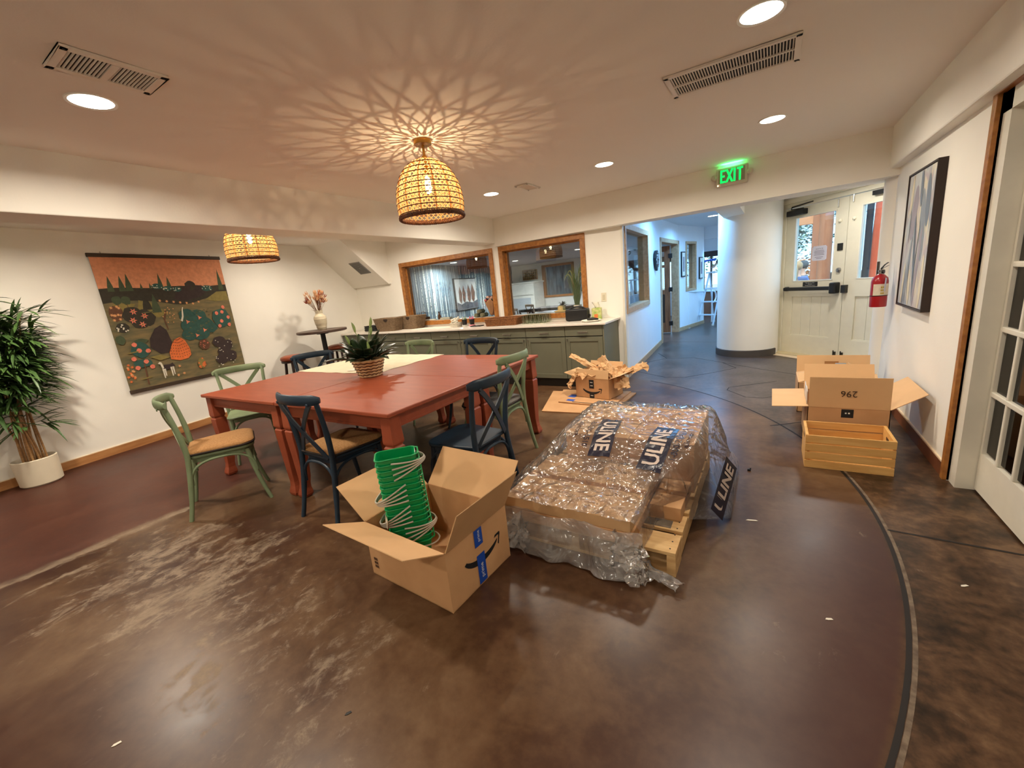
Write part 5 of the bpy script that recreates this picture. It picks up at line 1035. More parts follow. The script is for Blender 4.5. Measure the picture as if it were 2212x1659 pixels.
tg = tag(MB().panel([(-1.665,1.262,.325),(-1.622,1.235,.315),(-1.63,1.232,.262),(-1.672,1.258,.272)], .001).build('price_tag', mat('tag_cream',(226,214,190),.8,noise_amt=.3,noise_scale=90)), 'small cream price tag hanging from the green buckets', 'tag')

# carton of crumpled paper beside the cabinets, on flattened cardboard
for i, (pts, z, lab) in enumerate((([(-2.43,4.80),(-2.17,3.96),(-1.40,4.02),(-1.36,4.9)], .001, 'large flattened brown cardboard sheet on the floor under the paper-filled carton'), ([(-2.30,4.84),(-2.12,4.30),(-1.45,4.25),(-1.42,4.9)], .016, 'smaller flattened cardboard with blue print on top of the large sheet'))):
    o = tag(MB().prism(pts, z, z+.012).build('flattened_cardboard', [KR]), lab, 'cardboard', 'flattened cardboard on the floor')
    if i == 1:
        MB().prism([(-2.1,4.52),(-2.0,4.50),(-1.98,4.62),(-2.08,4.63)], .0284, .0288).prism([(-2.05,4.36),(-1.95,4.34),(-1.95,4.42),(-2.05,4.43)], .0284, .0288).build('blue_print', mat('blue_ink',(58,88,170),.7), o)
        MB().prism([(-1.95,4.31),(-1.5,4.28),(-1.5,4.30),(-1.95,4.33)], .0284, .0288).build('slot', INK, o)
sc = thing('paper_filled_carton', 'open brown carton with a smile arrow, overflowing with crumpled kraft paper', 'box', (-1.74,4.67,.029), -.19)
sp_ = carton(sc, [(-.225,-.165),(.225,-.165),(.225,.165),(-.225,.165)], .245, {0:(.10,100),1:(.16,20),2:(.14,75),3:(.17,15)})
on_side(flatxz(smile(.135)), (0,-.165,.10), Vector((1,0,0)), Vector((0,-1,0)), .0012).build('smile_print', INK, sp_[0])
for z0, z1 in ((.12,.225),(.002,.07)): on_side(MB().add([(-.035,z0,0),(.03,z0,0),(.03,z1,0),(-.035,z1,0)],[(0,1,2,3)]), (0,-.165,0), Vector((1,0,0)), Vector((0,-1,0)), .0016).build('black_tape', INK, sp_[0])
for z in (.03,.15,.19): on_side(MB().add([(-.02,z,0),(.015,z,0),(.015,z+.008,0),(-.02,z+.008,0)],[(0,1,2,3)]), (0,-.165,0), Vector((1,0,0)), Vector((0,-1,0)), .0022).build('tape_lettering', WPR, sp_[0])
KP = mat('crumpled_kraft_paper', (206,164,118), .85, noise_amt=.12, noise_scale=8)
def crumple(c, ax, l, w, seed, bend=.0):
    b = MB(); ax = Vector(ax).normalized(); s = ax.cross(Vector((0,0,1))).normalized(); u = s.cross(ax); P = []
    for i in range(13):
        row = []
        for j in range(11):
            f, g = i/12-.5, j/10-.5; q = Vector(c)+ax*l*f+s*w*g*1.0+u*(w*.55*(.25-g*g)*2+bend*f*f); nn = noise.noise_vector(Vector((f*5+seed,g*5,seed)))*w*.22+noise.noise_vector(Vector((f*13+seed,g*11,seed)))*w*.12; row.append(q+nn)
        P.append(row)
    return b.grid(P)
lb_ = ['long crumpled kraft paper twist rising at the left of the carton','crumpled kraft paper spilling over the left edge of the carton','crumpled kraft paper wad in the front of the carton','kraft paper twist bending down across the carton middle','crumpled kraft paper spilling over the right edge of the carton','crumpled kraft paper wad at the back right of the carton','kraft paper lying out flat beyond the right flap']
for i, (c, ax, l, w) in enumerate((((-1.87,4.62,.42),(-1,-.1,.55),.42,.13),((-2.03,4.60,.22),(-.7,-.2,-1),.2,.16),((-1.82,4.60,.30),(1,.1,.15),.28,.2),((-1.60,4.68,.34),(.55,-.2,-.75),.36,.13),((-1.46,4.60,.235),(.5,-.5,-.6),.26,.17),((-1.62,4.80,.30),(1,.2,.0),.34,.2),((-1.36,4.82,.30),(1,.4,.25),.3,.2))):
    tag(crumple(c, ax, l, w, i*3.1).build('kraft_paper', KP, solid=.002), lb_[i], 'paper', 'crumpled packing paper')

# carton with the number 296, carton behind it, pine crate
nc = thing('open_flap_carton', 'open brown carton marked 296 with its flaps spread, behind the pine crate', 'box', (.495,3.915,0))
np_ = carton(nc, [(-.235,-.265),(.235,-.265),(.235,.265),(-.235,.265)], .32, {0:(.225,91),1:(.215,34),3:(.225,-3),2:(.22,60)})
on_side(text_mb('296', .065).xf(Matrix.Rotation(PI,4,'Z')), (0,-.269,.43), Vector((1,0,0)), Vector((0,-1,0)), .002).build('number_print', mat('brown_black_ink',(62,44,30),.8), np_['f0'])
on_side(MB().add([(-.035,.25,0),(.035,.25,0),(.035,.312,0),(-.035,.312,0)],[(0,1,2,3)]), (.0,-.265,0), Vector((1,0,0)), Vector((0,-1,0)), .0015).build('black_tape', INK, np_[0])
on_side(MB().add([(-.014,.278,0),(-.004,.278,0),(-.004,.288,0),(-.014,.288,0)],[(0,1,2,3)]).add([(.004,.278,0),(.014,.278,0),(.014,.288,0),(.004,.288,0)],[(0,1,2,3)]), (0,-.265,0), Vector((1,0,0)), Vector((0,-1,0)), .002).build('tape_mark', WPR, np_[0])
b = MB().grid([[(-.238,-.22+.09*j+.01*math.sin(i),.325+.11*i/4+.01*math.sin(j*3+i)) for j in range(4)] for i in range(5)]); b.build('plastic_liner', mat('milky_liner',(206,198,190),.4,noise_amt=.1), nc, smooth=True, solid=.004)
kc = thing('closed_carton', 'brown carton with a taped flap standing up, at the back by the white column', 'box', (.53,4.76,0)); kp = carton(kc, [(-.29,-.22),(.29,-.22),(.29,.22),(-.29,.22)], .285, {0:(.16,160),2:(.17,70),1:(.2,150),3:(.2,165)})
MB().panel([(-.06,.225,.30),(.05,.225,.30),(.05,.255,.39),(-.06,.255,.39)], .002).build('packing_tape', mat('tan_tape',(158,108,60),.35), kc); MB().panel([(.0,.06,.37),(.1,.06,.37),(.09,.12,.40),(.01,.12,.40)], .002).build('clear_tape', mat('grey_tape',(128,132,136),.3), kc)
PINE = mat('pine_slats', (224,180,112), .5, noise_amt=1, rgb2=(208,158,90), noise_scale=3, stretch=(1.5,12,12))
cr = thing('pine_crate', 'slatted golden pine crate on the floor in front of the 296 carton', 'crate', (.466,3.415,0)); cw, cd_, ch_ = .233, .155, .235
for s in (-1,1):
    MB().box(s*cw-(.017 if s > 0 else 0), s*cw+(0 if s > 0 else .017), -cd_+.009, cd_-.009, 0, ch_).build('end_board', PINE, cr, bevel=.002)
    for k in range(4): MB().box(-cw,cw, s*cd_-(.009 if s > 0 else 0), s*cd_+(0 if s > 0 else .009), .0+k*.0605, .0+k*.0605+.052).build('slat', PINE, cr, bevel=.0015)
    MB().prism([p[:2] for p in rrect(.045,.012,.011)], 0, .001).xf(frameM((s*(cw-.0172) if s > 0 else -cw-.0002,0,.185),(0,1,0),(0,0,1))).build('hand_hole', mat('hole_dark',(70,44,20),.9), cr)
for k in range(3): MB().box(-cw+.017,cw-.017,-cd_+.012+k*.096,-cd_+.012+k*.096+.085,.004,.012).build('bottom_slat', PINE, cr)

# ------------------------------------------------------------------ pallet load under plastic film
PALW = mat('pallet_pine', (214,180,128), .75, noise_amt=1, rgb2=(186,146,94), noise_scale=3, stretch=(2,10,10))
pa = thing('wooden_pallet', 'low pine pallet under the film-wrapped cartons', 'pallet', (-.84,2.42,0)); W2_, D2_ = .503, .64
for s in (-1,0,1): MB().box(s*(W2_-.02)-.02, s*(W2_-.02)+.02, -D2_, D2_, .018, .108).build('stringer', PALW, pa)
for k in range(7): MB().box(-W2_,W2_,-D2_+k*.1875,-D2_+k*.1875+.155,.108,.126).build('deck_board', PALW, pa, bevel=.002)
for k in range(3): MB().box(-W2_,W2_,-D2_+k*.565,-D2_+k*.565+.15,0,.018).build('bottom_board', PALW, pa)
for k in range(5): MB().cyl((W2_-.03,-D2_+.03+k*.06), .004, .126,.1275,8).build('nail', INK, pa)
MB().box(W2_-.3,W2_-.06,-D2_+.2,-D2_+.27,.1262,.1275).build('stencil_mark', mat('grey_stencil',(116,104,90),.8,noise_amt=.4,noise_scale=20), pa)
def pbox(lab, x0, x1, y0, y1, z0, z1, m=KR):
    t = thing('shipping_carton', lab, 'box', ((x0+x1)/2,(y0+y1)/2,z0), 0, 'cartons on the pallet'); w, d, h = (x1-x0)/2, (y1-y0)/2, z1-z0
    MB().box(-w,w,-d,d,0,h).build('carton_body', m, t, bevel=.003); MB().box(-w-.0008,w+.0008,-.025,.025,h*.6,h+.0008).build('tape', mat('tan_tape'), t); return t
pbox('lower flat carton at the front of the pallet', -1.27,-.53,1.76,2.38,.1265,.19); pbox('upper flat carton at the front of the pallet', -1.26,-.54,1.765,2.375,.191,.254, KRI)
pbox('thin carton at the right side of the pallet deck', -.52,-.36,2.06,2.385,.1265,.20); tall = pbox('tall carton at the back right of the pallet', -.72,-.345,2.39,3.05,.1265,.428); tall2 = pbox('tall carton at the back left of the pallet', -1.14,-.724,2.39,3.05,.1265,.428, KRI)
MB().prism([(-.16,.36-.0),(-.05,.36),(-.04,.27),(-.15,.265)], .3025, .3032).build('white_label', PAPER, tall2, loc=(.12,-.1,0))
ybr = [1.60,1.70,1.735,1.95,2.15,2.40,2.7,3.06,3.10,3.16]; zbr = [.012,.10,.262,.285,.345,.447,.455,.45,.30,.012]
def interp(x, xs, ys):
    if x <= xs[0]: return ys[0]
    for a, b_, c, d in zip(xs, xs[1:], ys, ys[1:]):
        if x <= b_: return c+(d-c)*(x-a)/(b_-a)
    return ys[-1]
def filmz(x, y):
    z = interp(y, ybr, zbr); w = 1 if 1.73 < y < 3.07 else .4
    if -1.12 < x < -.34 and 2.12 < y < 2.68: w = .22+.78*max(0,min(1,max(abs(x+.73)-.31,abs(y-2.4)-.20)/.08))
    n1 = noise.noise(Vector((x*3.2,y*2.2,1))); rid = 1-abs(noise.noise(Vector((x*7+y*3,y*6-x*2,4)))); rid2 = 1-abs(noise.noise(Vector((x*15-y*9,y*9+x*8,9))))
    return z+w*(.004+.012*max(0,n1)+.016*max(0,rid-.78)/.22*.7+.008*max(0,rid2-.8)/.2)
P = []; ny = 96; nx = 80
for j in range(ny+1):
    y = 1.735+(3.16-1.735)*j/ny; back = max(0,min(1,(y-2.02)/.36)); zr = filmz(-.8,y); row = []; xr = -.525+.19*back
    prof = [(-1.44,.012),(-1.37,.10),(-1.30+.06*back*0,min(zr,.25)),(-1.24+.09*back,zr)]; e = [(xr,zr),(xr+.025+.045*back,zr*.62+(.06 if back < .5 else 0)),(xr+.03+.085*back,.14+(.10-.14)*back),(xr+.035+.14*back,.135-.125*back)]
    path = prof+e; seg = [.05,.06,.06,.67,.06,.05,.05]; cum = [0]
    for s in seg: cum.append(cum[-1]+s)
    for i in range(nx+1):
        u = i/nx; x = interp(u, cum, [p[0] for p in path]); z = interp(u, cum, [p[1] for p in path])
        if cum[3] <= u <= cum[4]: z = filmz(x, y)
        else:
            k = .006+.018*(1-abs(noise.noise(Vector((y*7,z*9+x*2,3)))))*(1 if z > .03 else .3); x += k*(1 if x > -.8 else -1)*.9; z = max(.006, z)
        row.append((x, y+.01*noise.noise(Vector((x*6,z*7,2))), z))
    P.append(row)
def film_material(haze=.05, nm='clear_film'):
    m = bpy.data.materials.new(nm); m.use_nodes = True; nt = m.node_tree; nt.nodes.remove(nt.nodes['Principled BSDF']); L = nt.links.new
    tc = N(nt,'ShaderNodeTexCoord'); nz = N(nt,'ShaderNodeTexNoise'); nz.inputs['Scale'].default_value = 5; nz.inputs['Detail'].default_value = 1.5; nz.inputs['Distortion'].default_value = 3; L(tc.outputs['Object'], nz.inputs['Vector'])
    bp = N(nt,'ShaderNodeBump'); bp.inputs['Strength'].default_value = .85; bp.inputs['Distance'].default_value = .05; L(nz.outputs['Fac'], bp.inputs['Height'])
    t = N(nt,'ShaderNodeBsdfTransparent'); t.inputs[0].default_value = (.97,.97,.97,1); g = N(nt,'ShaderNodeBsdfGlossy'); g.inputs['Roughness'].default_value = .17; L(bp.outputs[0], g.inputs['Normal']); d = N(nt,'ShaderNodeBsdfDiffuse'); d.inputs[0].default_value = (.85,.85,.85,1)
    lw_ = N(nt,'ShaderNodeLayerWeight'); lw_.inputs[0].default_value = .35; L(bp.outputs[0], lw_.inputs['Normal'])
    a = N(nt,'ShaderNodeMath', operation='MULTIPLY_ADD'); a.inputs[1].default_value = .85; a.inputs[2].default_value = .04; a.use_clamp = True; L(lw_.outputs['Fresnel'], a.inputs[0])
    m1 = N(nt,'ShaderNodeMixShader'); m1.inputs[0].default_value = haze; L(t.outputs[0], m1.inputs[1]); L(d.outputs[0], m1.inputs[2]); m2 = N(nt,'ShaderNodeMixShader'); L(a.outputs[0], m2.inputs[0]); L(m1.outputs[0], m2.inputs[1]); L(g.outputs[0], m2.inputs[2])
    L(m2.outputs[0], nt.nodes['Material Output'].inputs[0]); return m
FILM = film_material(.06); FILM2 = film_material(.2, 'hazy_film')
fm = thing('plastic_film', 'clear printed plastic film draped over the pallet of cartons', 'plastic film', (-.84,2.42,0)); off = Vector((.84,-2.42,0))
MB().grid([[Vector(p)+off for p in r] for r in P]).build('film_sheet', FILM, fm, smooth=True)
b = MB(); Q = []                                # ragged front skirt of the film
for j in range(13):
    v = j/12; Q.append([Vector((-1.40+.92*u, 1.748-.10*v-.02*math.sin(u*17)-.05*noise.noise(Vector((u*8,v*4,6)))*v, max(.006, .20*(1-v)+.004+.02*noise.noise(Vector((u*14,v*9,1)))*v)))+off for u in [i/36 for i in range(37)]])
b.grid(Q).build('film_skirt', FILM2, fm, smooth=True)
for i, (c, ax, l, w) in enumerate((((-1.17,1.705,.10),(.25,-.1,-1),.17,.13),((-1.10,1.70,.07),(-.3,-.2,-1),.12,.10),((-.56,1.70,.11),(-.15,-.25,-1),.20,.14),((-.49,1.69,.08),(.3,-.25,-1),.15,.12),((-.40,1.72,.03),(1,-.3,-.1),.2,.07))):
    b = crumple(c, ax, l, w, i*5.3+2); b.v = [tuple(Vector((v[0],v[1],max(.004,v[2])))+off) for v in b.v]; b.build('film_fold', FILM2, fm)
FD = mat('film_navy_print', (24,24,46), .3, noise_amt=.1); FLt = mat('film_pale_print', (196,180,170), .4)
def film_print(name, b, org, ang, m, eps, steps=3):
    # b drawn in x-y; x runs along ang on the film
    me = b.mesh('p'); bm = bmesh.new(); bm.from_mesh(me); bmesh.ops.triangulate(bm, faces=bm.faces)
    for _ in range(steps): 
        ed = [e for e in bm.edges if e.calc_length() > .016]
        if ed: bmesh.ops.subdivide_edges(bm, edges=ed, cuts=1); bmesh.ops.triangulate(bm, faces=[f for f in bm.faces if len(f.verts) > 3])
    ca, sa = math.cos(ang), math.sin(ang)
    for v in bm.verts: x = org[0]+v.co.x*ca-v.co.y*sa; y = org[1]+v.co.x*sa+v.co.y*ca; v.co = Vector((x, y, filmz(x,y)+eps))+off
    bm.to_mesh(me); bm.free(); me.materials.append(m); o = bpy.data.objects.new(name, me); COL.objects.link(o); o.parent = fm; return o
def rect(w, h): return MB().add([(-w/2,-h/2,0),(w/2,-h/2,0),(w/2,h/2,0),(-w/2,h/2,0)],[(0,1,2,3)])
def uline(org, ang, s=1):
    film_print('film_logo_block', rect(.42*s,.135*s), org, ang, FD, .0025, 6)
    film_print('film_logo_lettering', text_mb('ULINE', .122*s, bold=.003, font_off=.02), org, ang, FLt, .0042, 4)
uline((-.872,2.41), R(-84)); uline((-.532,2.35), R(86))
film_print('film_phone_lettering', text_mb('1-800-295-5510', .052, bold=.0008), (-.985,2.43), R(-84), FD, .003); film_print('film_web_lettering', text_mb('uline.com', .05, bold=.0006), (-1.06,2.44), R(-84), FD, .003)
film_print('film_phone_lettering', text_mb('1-800-295-5510', .052, bold=.0008), (-.425,2.40), R(86), FD, .003); film_print('film_web_lettering', text_mb('uline.com', .045, bold=.0006), (-.375,2.42), R(86), FD, .003)
so = Vector((-.262,2.32,.215)); ex_ = Vector((.06,.62,.42)).normalized(); ey_ = Vector((-.35,-.42,.62)); ey_ = (ey_-ex_*ey_.dot(ex_)).normalized()
for bb, mm, e, nm in ((rect(.33,.12), FD, .006, 'film_logo_block'), (text_mb('ULINE', .10, bold=.003), FLt, .008, 'film_logo_lettering')):
    M = frameM(so+off+Vector((.075,0,.01)), ex_, ey_); bb.v = [(v[0], v[1], e+.012*math.sin(v[0]*9)) for v in bb.v]; bb.xf(M).build(nm, mm, fm)
tag(MB().cbox((0,0,.006),(.02,.014,.012)).cbox((.008,.004,.014),(.008,.008,.01)).build('black_floor_clip', BLACK, loc=(-.09,3.08,0)), 'tiny black clip lying on the floor right of the film', 'clip')
# ------------------------------------------------------------------ next room, seen through the interior windows
DKC = mat('dark_grey_wood', (64,58,54), .5, noise_amt=.2)
def simple_table(x, y, w, d, lab, m, z=.74):
    t = thing('cafe_table', lab, 'table', (x,y,0), 0, 'tables in the next room'); MB().box(-w,w,-d,d,z-.03,z).build('top', m, t, bevel=.004); MB().box(-w+.04,w-.04,-d+.04,d-.04,z-.1,z-.03).build('apron', m, t)
    for sx in (-1,1):
        for sy in (-1,1): MB().box(sx*(w-.07)-.03,sx*(w-.07)+.03,sy*(d-.07)-.03,sy*(d-.07)+.03,0,z-.03).build('leg', m, t)
simple_table(-4.35,9.3,.6,.42,'dark grey table with a plant on it in the next room',DKC); simple_table(-5.5,11.3,.6,.4,'dark grey table near the white cabinet in the next room',DKC)
for x, y, f, m, lab in ((-4.75,8.35,75,DKC,'dark grey cross-back chair nearest the right interior window'),(-5.35,8.9,20,mat('taupe_paint',(132,112,92),.5,noise_amt=.15),'taupe cross-back chair left of the dark table in the next room'),(-3.75,8.5,100,DKC,'dark grey cross-back chair below the grass plant in the next room'),(-5.9,10.6,60,mat('taupe_paint'),'taupe cross-back chair in front of the far white cabinet'),(-6.3,9.6,10,mat('slate_paint',(96,104,108),.5,noise_amt=.1),'slate cross-back chair by the birch wallpaper')):
    t, _ = chair(x, y, f, m if m is not NAVY else SAGE, lab); t['group'] = 'chairs in the next room'
np2 = thing('small_potted_plant', 'small dark green potted plant on the table in the next room', 'plant', (-4.3,9.35,.741)); MB().lathe([(0,0),(.06,0),(.08,.12),(.072,.12),(.055,.015),(0,.015)], 16).build('pot', mat('brown_wicker'), np2, smooth=SM)
for i in range(22): a = i*2.4; tl = random.uniform(.2,1.2); d = Vector((math.cos(a)*math.sin(tl),math.sin(a)*math.sin(tl),math.cos(tl))); MB().grid(leaf_pts(Vector((0,0,.1)), d, .2, .022, .3)).build('leaf', LILY, np2, smooth=True)
wc = thing('white_cabinet', 'tall white cabinet with a panelled front in the far corner of the next room', 'cabinet', (-7.55,13.45,0)); MB().box(-.55,.45,-.3,.45,0,1.5).build('body', WHITE, wc); MB().box(-.58,.48,-.33,.47,1.5,1.55).build('crown', WHITE, wc, bevel=.01)
MB().box(-.42,.3,-.325,-.3,.1,1.0).build('door', mat('pale_grey_panel',(186,190,190),.5), wc, bevel=.006); MB().box(-.5,.4,-.33,-.3,1.1,1.15).build('ledge', WHITE, wc)
wa = thing('carved_wood_panel', 'square carved wood grid panel on the far wall of the next room', 'wall art', (-7.66,13.985,1.62)); MB().box(-.31,.31,-.03,.01,0,.36).build('backing', OAK, wa)
for i in range(7):
    for j in range(4): MB().box(-.285+i*.083,-.285+i*.083+.065,-.045,-.03,.02+j*.085,.02+j*.085+.065).build('carved_block', mat('carved_brown',(118,70,34),.6,noise_amt=.4,noise_scale=30), wa)
pn = thing('horse_painting', 'framed canvas of brown horses hung on the birch wallpaper in the next room', 'painting', lw(lwy(9.44),.022,.89), math.atan2(LD.y,LD.x)); pw, ph = 1.35, .93
MB().box(0,pw,-.045,0,0,ph).build('frame', BLACK, pn, bevel=.004); MB().box(.03,pw-.03,-.05,-.04,.03,ph-.03).build('canvas', mat('pale_canvas',(206,204,192),.7,noise_amt=1,rgb2=(150,154,154),noise_scale=2.5), pn)
b = MB(); pmm = [mat('horse_brown',(126,92,74),.8,noise_amt=.5,noise_scale=12,stretch=(1,1,.4)), mat('ash_ground',(92,94,98),.8,noise_amt=.5,noise_scale=8)]
for cx, tp_, w_ in ((.28,.68,.1),(.5,.7,.1),(.82,.72,.12),(1.08,.74,.13)): b.mi = 0; b.add([(cx-w_,-.0505,.3),(cx-w_*.9,-.0505,.55),(cx-w_*.3,-.0505,tp_-.03),(cx-w_*.1,-.0505,tp_+.03),(cx+w_*.2,-.0505,tp_-.04),(cx+w_,-.0505,.5),(cx+w_*.6,-.0505,.3),(cx,-.0505,.2)],[tuple(range(8))])
b.mi = 1; b.add([(.035,-.0507,.035),(pw-.035,-.0507,.035),(pw-.035,-.0507,.27),(1.0,-.0507,.2),(.6,-.0507,.25),(.3,-.0507,.18),(.035,-.0507,.26)],[tuple(range(7))]); b.build('horses', pmm, pn)

# ------------------------------------------------------------------ hallway things
def on_seg(sg, t, z, off=0): p = sg.p(t, off, z); return p, math.atan2(sg.d.y, sg.d.x)
p_, a_ = on_seg(SA, 2.42, 1.44, .002); lf = thing('leaf_wall_sculpture', 'pointed silver leaf sculpture on the blue hallway wall', 'wall art', p_, a_)
outl = [(0,0),(.1,.08),(.17,.18),(.18,.26),(.13,.33),(.04,.36),(-.06,.35),(-.14,.30),(-.17,.22),(-.13,.11)]
b = MB(); b.prism(outl, -.02, .02); b.xf(frameM((0,-.03,0),(1,0,0),(0,0,1))).build('dark_back', BLACK, lf); sm2 = MB()
for i in range(40):
    u, v = random.uniform(-.13,.14), random.uniform(.06,.33)
    if abs(u) < .19*math.sin(min(1,v/.3)*PI/2): sm2.sphere((u,-.055,v), .018, 6, 4, (1,.5,1))
sm2.build('silver_scales', METAL, lf, smooth=True)
for t0, z0, w_, h_, lab in ((.12,1.25,.2,.57,'tall narrow framed print beside the hallway door'),(1.17,1.15,.21,.53,'narrow framed print at the far end of the hallway wall')):
    p_, a_ = on_seg(SC, t0, z0, .002); t = thing('framed_print', lab, 'picture', p_, a_, 'framed prints in the hallway'); MB().box(0,w_,-.025,0,0,h_).build('frame', BLACK, t); MB().box(.025,w_-.025,-.028,-.02,.025,h_-.025).build('mat_board', PAPER, t); MB().box(.06,w_-.06,-.03,-.02,.12,h_-.12).build('print', mat('lilac_print',(150,140,150),.7,noise_amt=.5,noise_scale=14), t)
RAILM = mat('white_rail_paint', (214,224,232), .4)
rl = thing('handrail', 'white pipe handrail along the blue hallway wall', 'railing', (-1.72,11.0,0)); MB().tube([(0,0,0),(0,0,.88)], .018, 8).build('post', RAILM, rl, smooth=SM); MB().tube([(.40,1.15,0),(.40,1.15,.8)], .018, 8).build('post', RAILM, rl, smooth=SM)
MB().tube(bez([(-.16,-.35,.6),(-.16,-.35,.93),(-.1,-.3,.88),(0,0,.88)],8)+bez([(0,0,.88),(.2,.6,.84),(.42,1.2,.8)],6)[1:], .02, 8).build('top_rail', RAILM, rl, smooth=True); MB().tube(bez([(.42,1.2,.8),(.5,1.4,.78),(.5,1.4,.5),(.40,1.15,.5)],8), .018, 8).build('return_loop', RAILM, rl, smooth=True)
MB().lathe([(0,0),(.05,0),(.05,.008),(0,.008)], 14).build('base_flange', RAILM, rl)
ld = thing('step_ladder', 'white folding step ladder standing at the end of the hallway', 'ladder', (-1.25,11.6,0)); A0, B0, A1, B1 = Vector((-.34,-.02,0)), Vector((.04,-.23,0)), Vector((-.08,.12,1.28)), Vector((.24,-.03,1.28))
for q in ((A0,A1),(B0,B1)): MB().tube(q, .022, 6).build('front_rail', RAILM, ld)
for q in ((Vector((-.02,.55,0)),A1),(Vector((.34,.38,0)),B1)): MB().tube(q, .016, 6).build('rear_rail', RAILM, ld)
for f in (.2,.45,.7): a, b_ = A0.lerp(A1,f), B0.lerp(B1,f); n = Vector((.1,.16,0)).normalized()*.05; MB().panel([a-n,b_-n,b_+n,a+n], .025).build('step', RAILM, ld)
MB().panel([A1+Vector((-.08,-.06,0)),B1+Vector((.06,-.1,0)),B1+Vector((.1,.12,0)),A1+Vector((-.02,.14,0))], .03).build('top_tray', RAILM, ld)
for q in (A0,B0,Vector((-.02,.55,0)),Vector((.34,.38,0))): MB().cyl((q.x,q.y),.03,0,.04,8).build('foot', WHITE, ld)
bx2 = thing('low_cupboard', 'low brown cupboard under the window at the far end of the hall', 'cupboard', (-1.45,13.9,0)); MB().box(-.5,.5,-.25,.25,0,.72).build('body', mat('brown_cupboard',(120,84,64),.6,noise_amt=.2), bx2); MB().box(-.52,.52,-.28,.27,.72,.76).build('top', WHITE, bx2); MB().box(-.02,.02,-.26,-.25,.05,.7).build('door_gap', BLACK, bx2)

# ------------------------------------------------------------------ people
SKIN = mat('skin', (206,160,132), .55, noise_amt=.06)
def skin_mesh(name, J, E, m, parent, sub=2):
    me = bpy.data.meshes.new(name); ks = list(J); me.from_pydata([J[k][0] for k in ks], [(ks.index(a),ks.index(b_)) for a, b_ in E], []); me.materials.append(m); o = bpy.data.objects.new(name, me); COL.objects.link(o); o.parent = parent
    o.modifiers.new('skin','SKIN'); sl = me.skin_vertices[0].data
    for i, k in enumerate(ks): r = J[k][1]; sl[i].radius = r if isinstance(r, tuple) else (r,r)
    sl[0].use_root = True; s = o.modifiers.new('sub','SUBSURF'); s.levels = sub; s.render_levels = sub; me.polygons.foreach_set('use_smooth', [True]*len(me.polygons)); return o
def hand(J, E, w, d, side, s=1):
    # w: wrist joint name; d: direction of the hand; adds a palm and five fingers
    p = Vector(J[w][0]); d = Vector(d).normalized(); sd = Vector(side).normalized(); nrm = d.cross(sd)
    pal = p+d*.06*s; J[w+'p'] = (tuple(pal),(.03*s,.016*s)); E.append((w,w+'p'))
    for i, (o, l) in enumerate(((-.03,.065),(-.01,.075),(.012,.07),(.032,.055))):
        a = pal+d*.035*s+sd*o*s; b_ = a+(d*.8-nrm*.35)*l*.55*s; c = b_+(d*.35-nrm*.8)*l*.45*s
        for n, q in (('a',a),('b',b_),('c',c)): J['%s%d%s' % (w,i,n)] = (tuple(q),.0085*s)
        E += [(w+'p','%s%da' % (w,i)),('%s%da' % (w,i),'%s%db' % (w,i)),('%s%db' % (w,i),'%s%dc' % (w,i))]
    a = p+d*.03*s-sd*.035*s; b_ = a+(d*.6-sd*.6)*.035*s; J[w+'ta'] = (tuple(a),.0095*s); J[w+'tb'] = (tuple(b_),.008*s); E += [(w,w+'ta'),(w+'ta',w+'tb')]
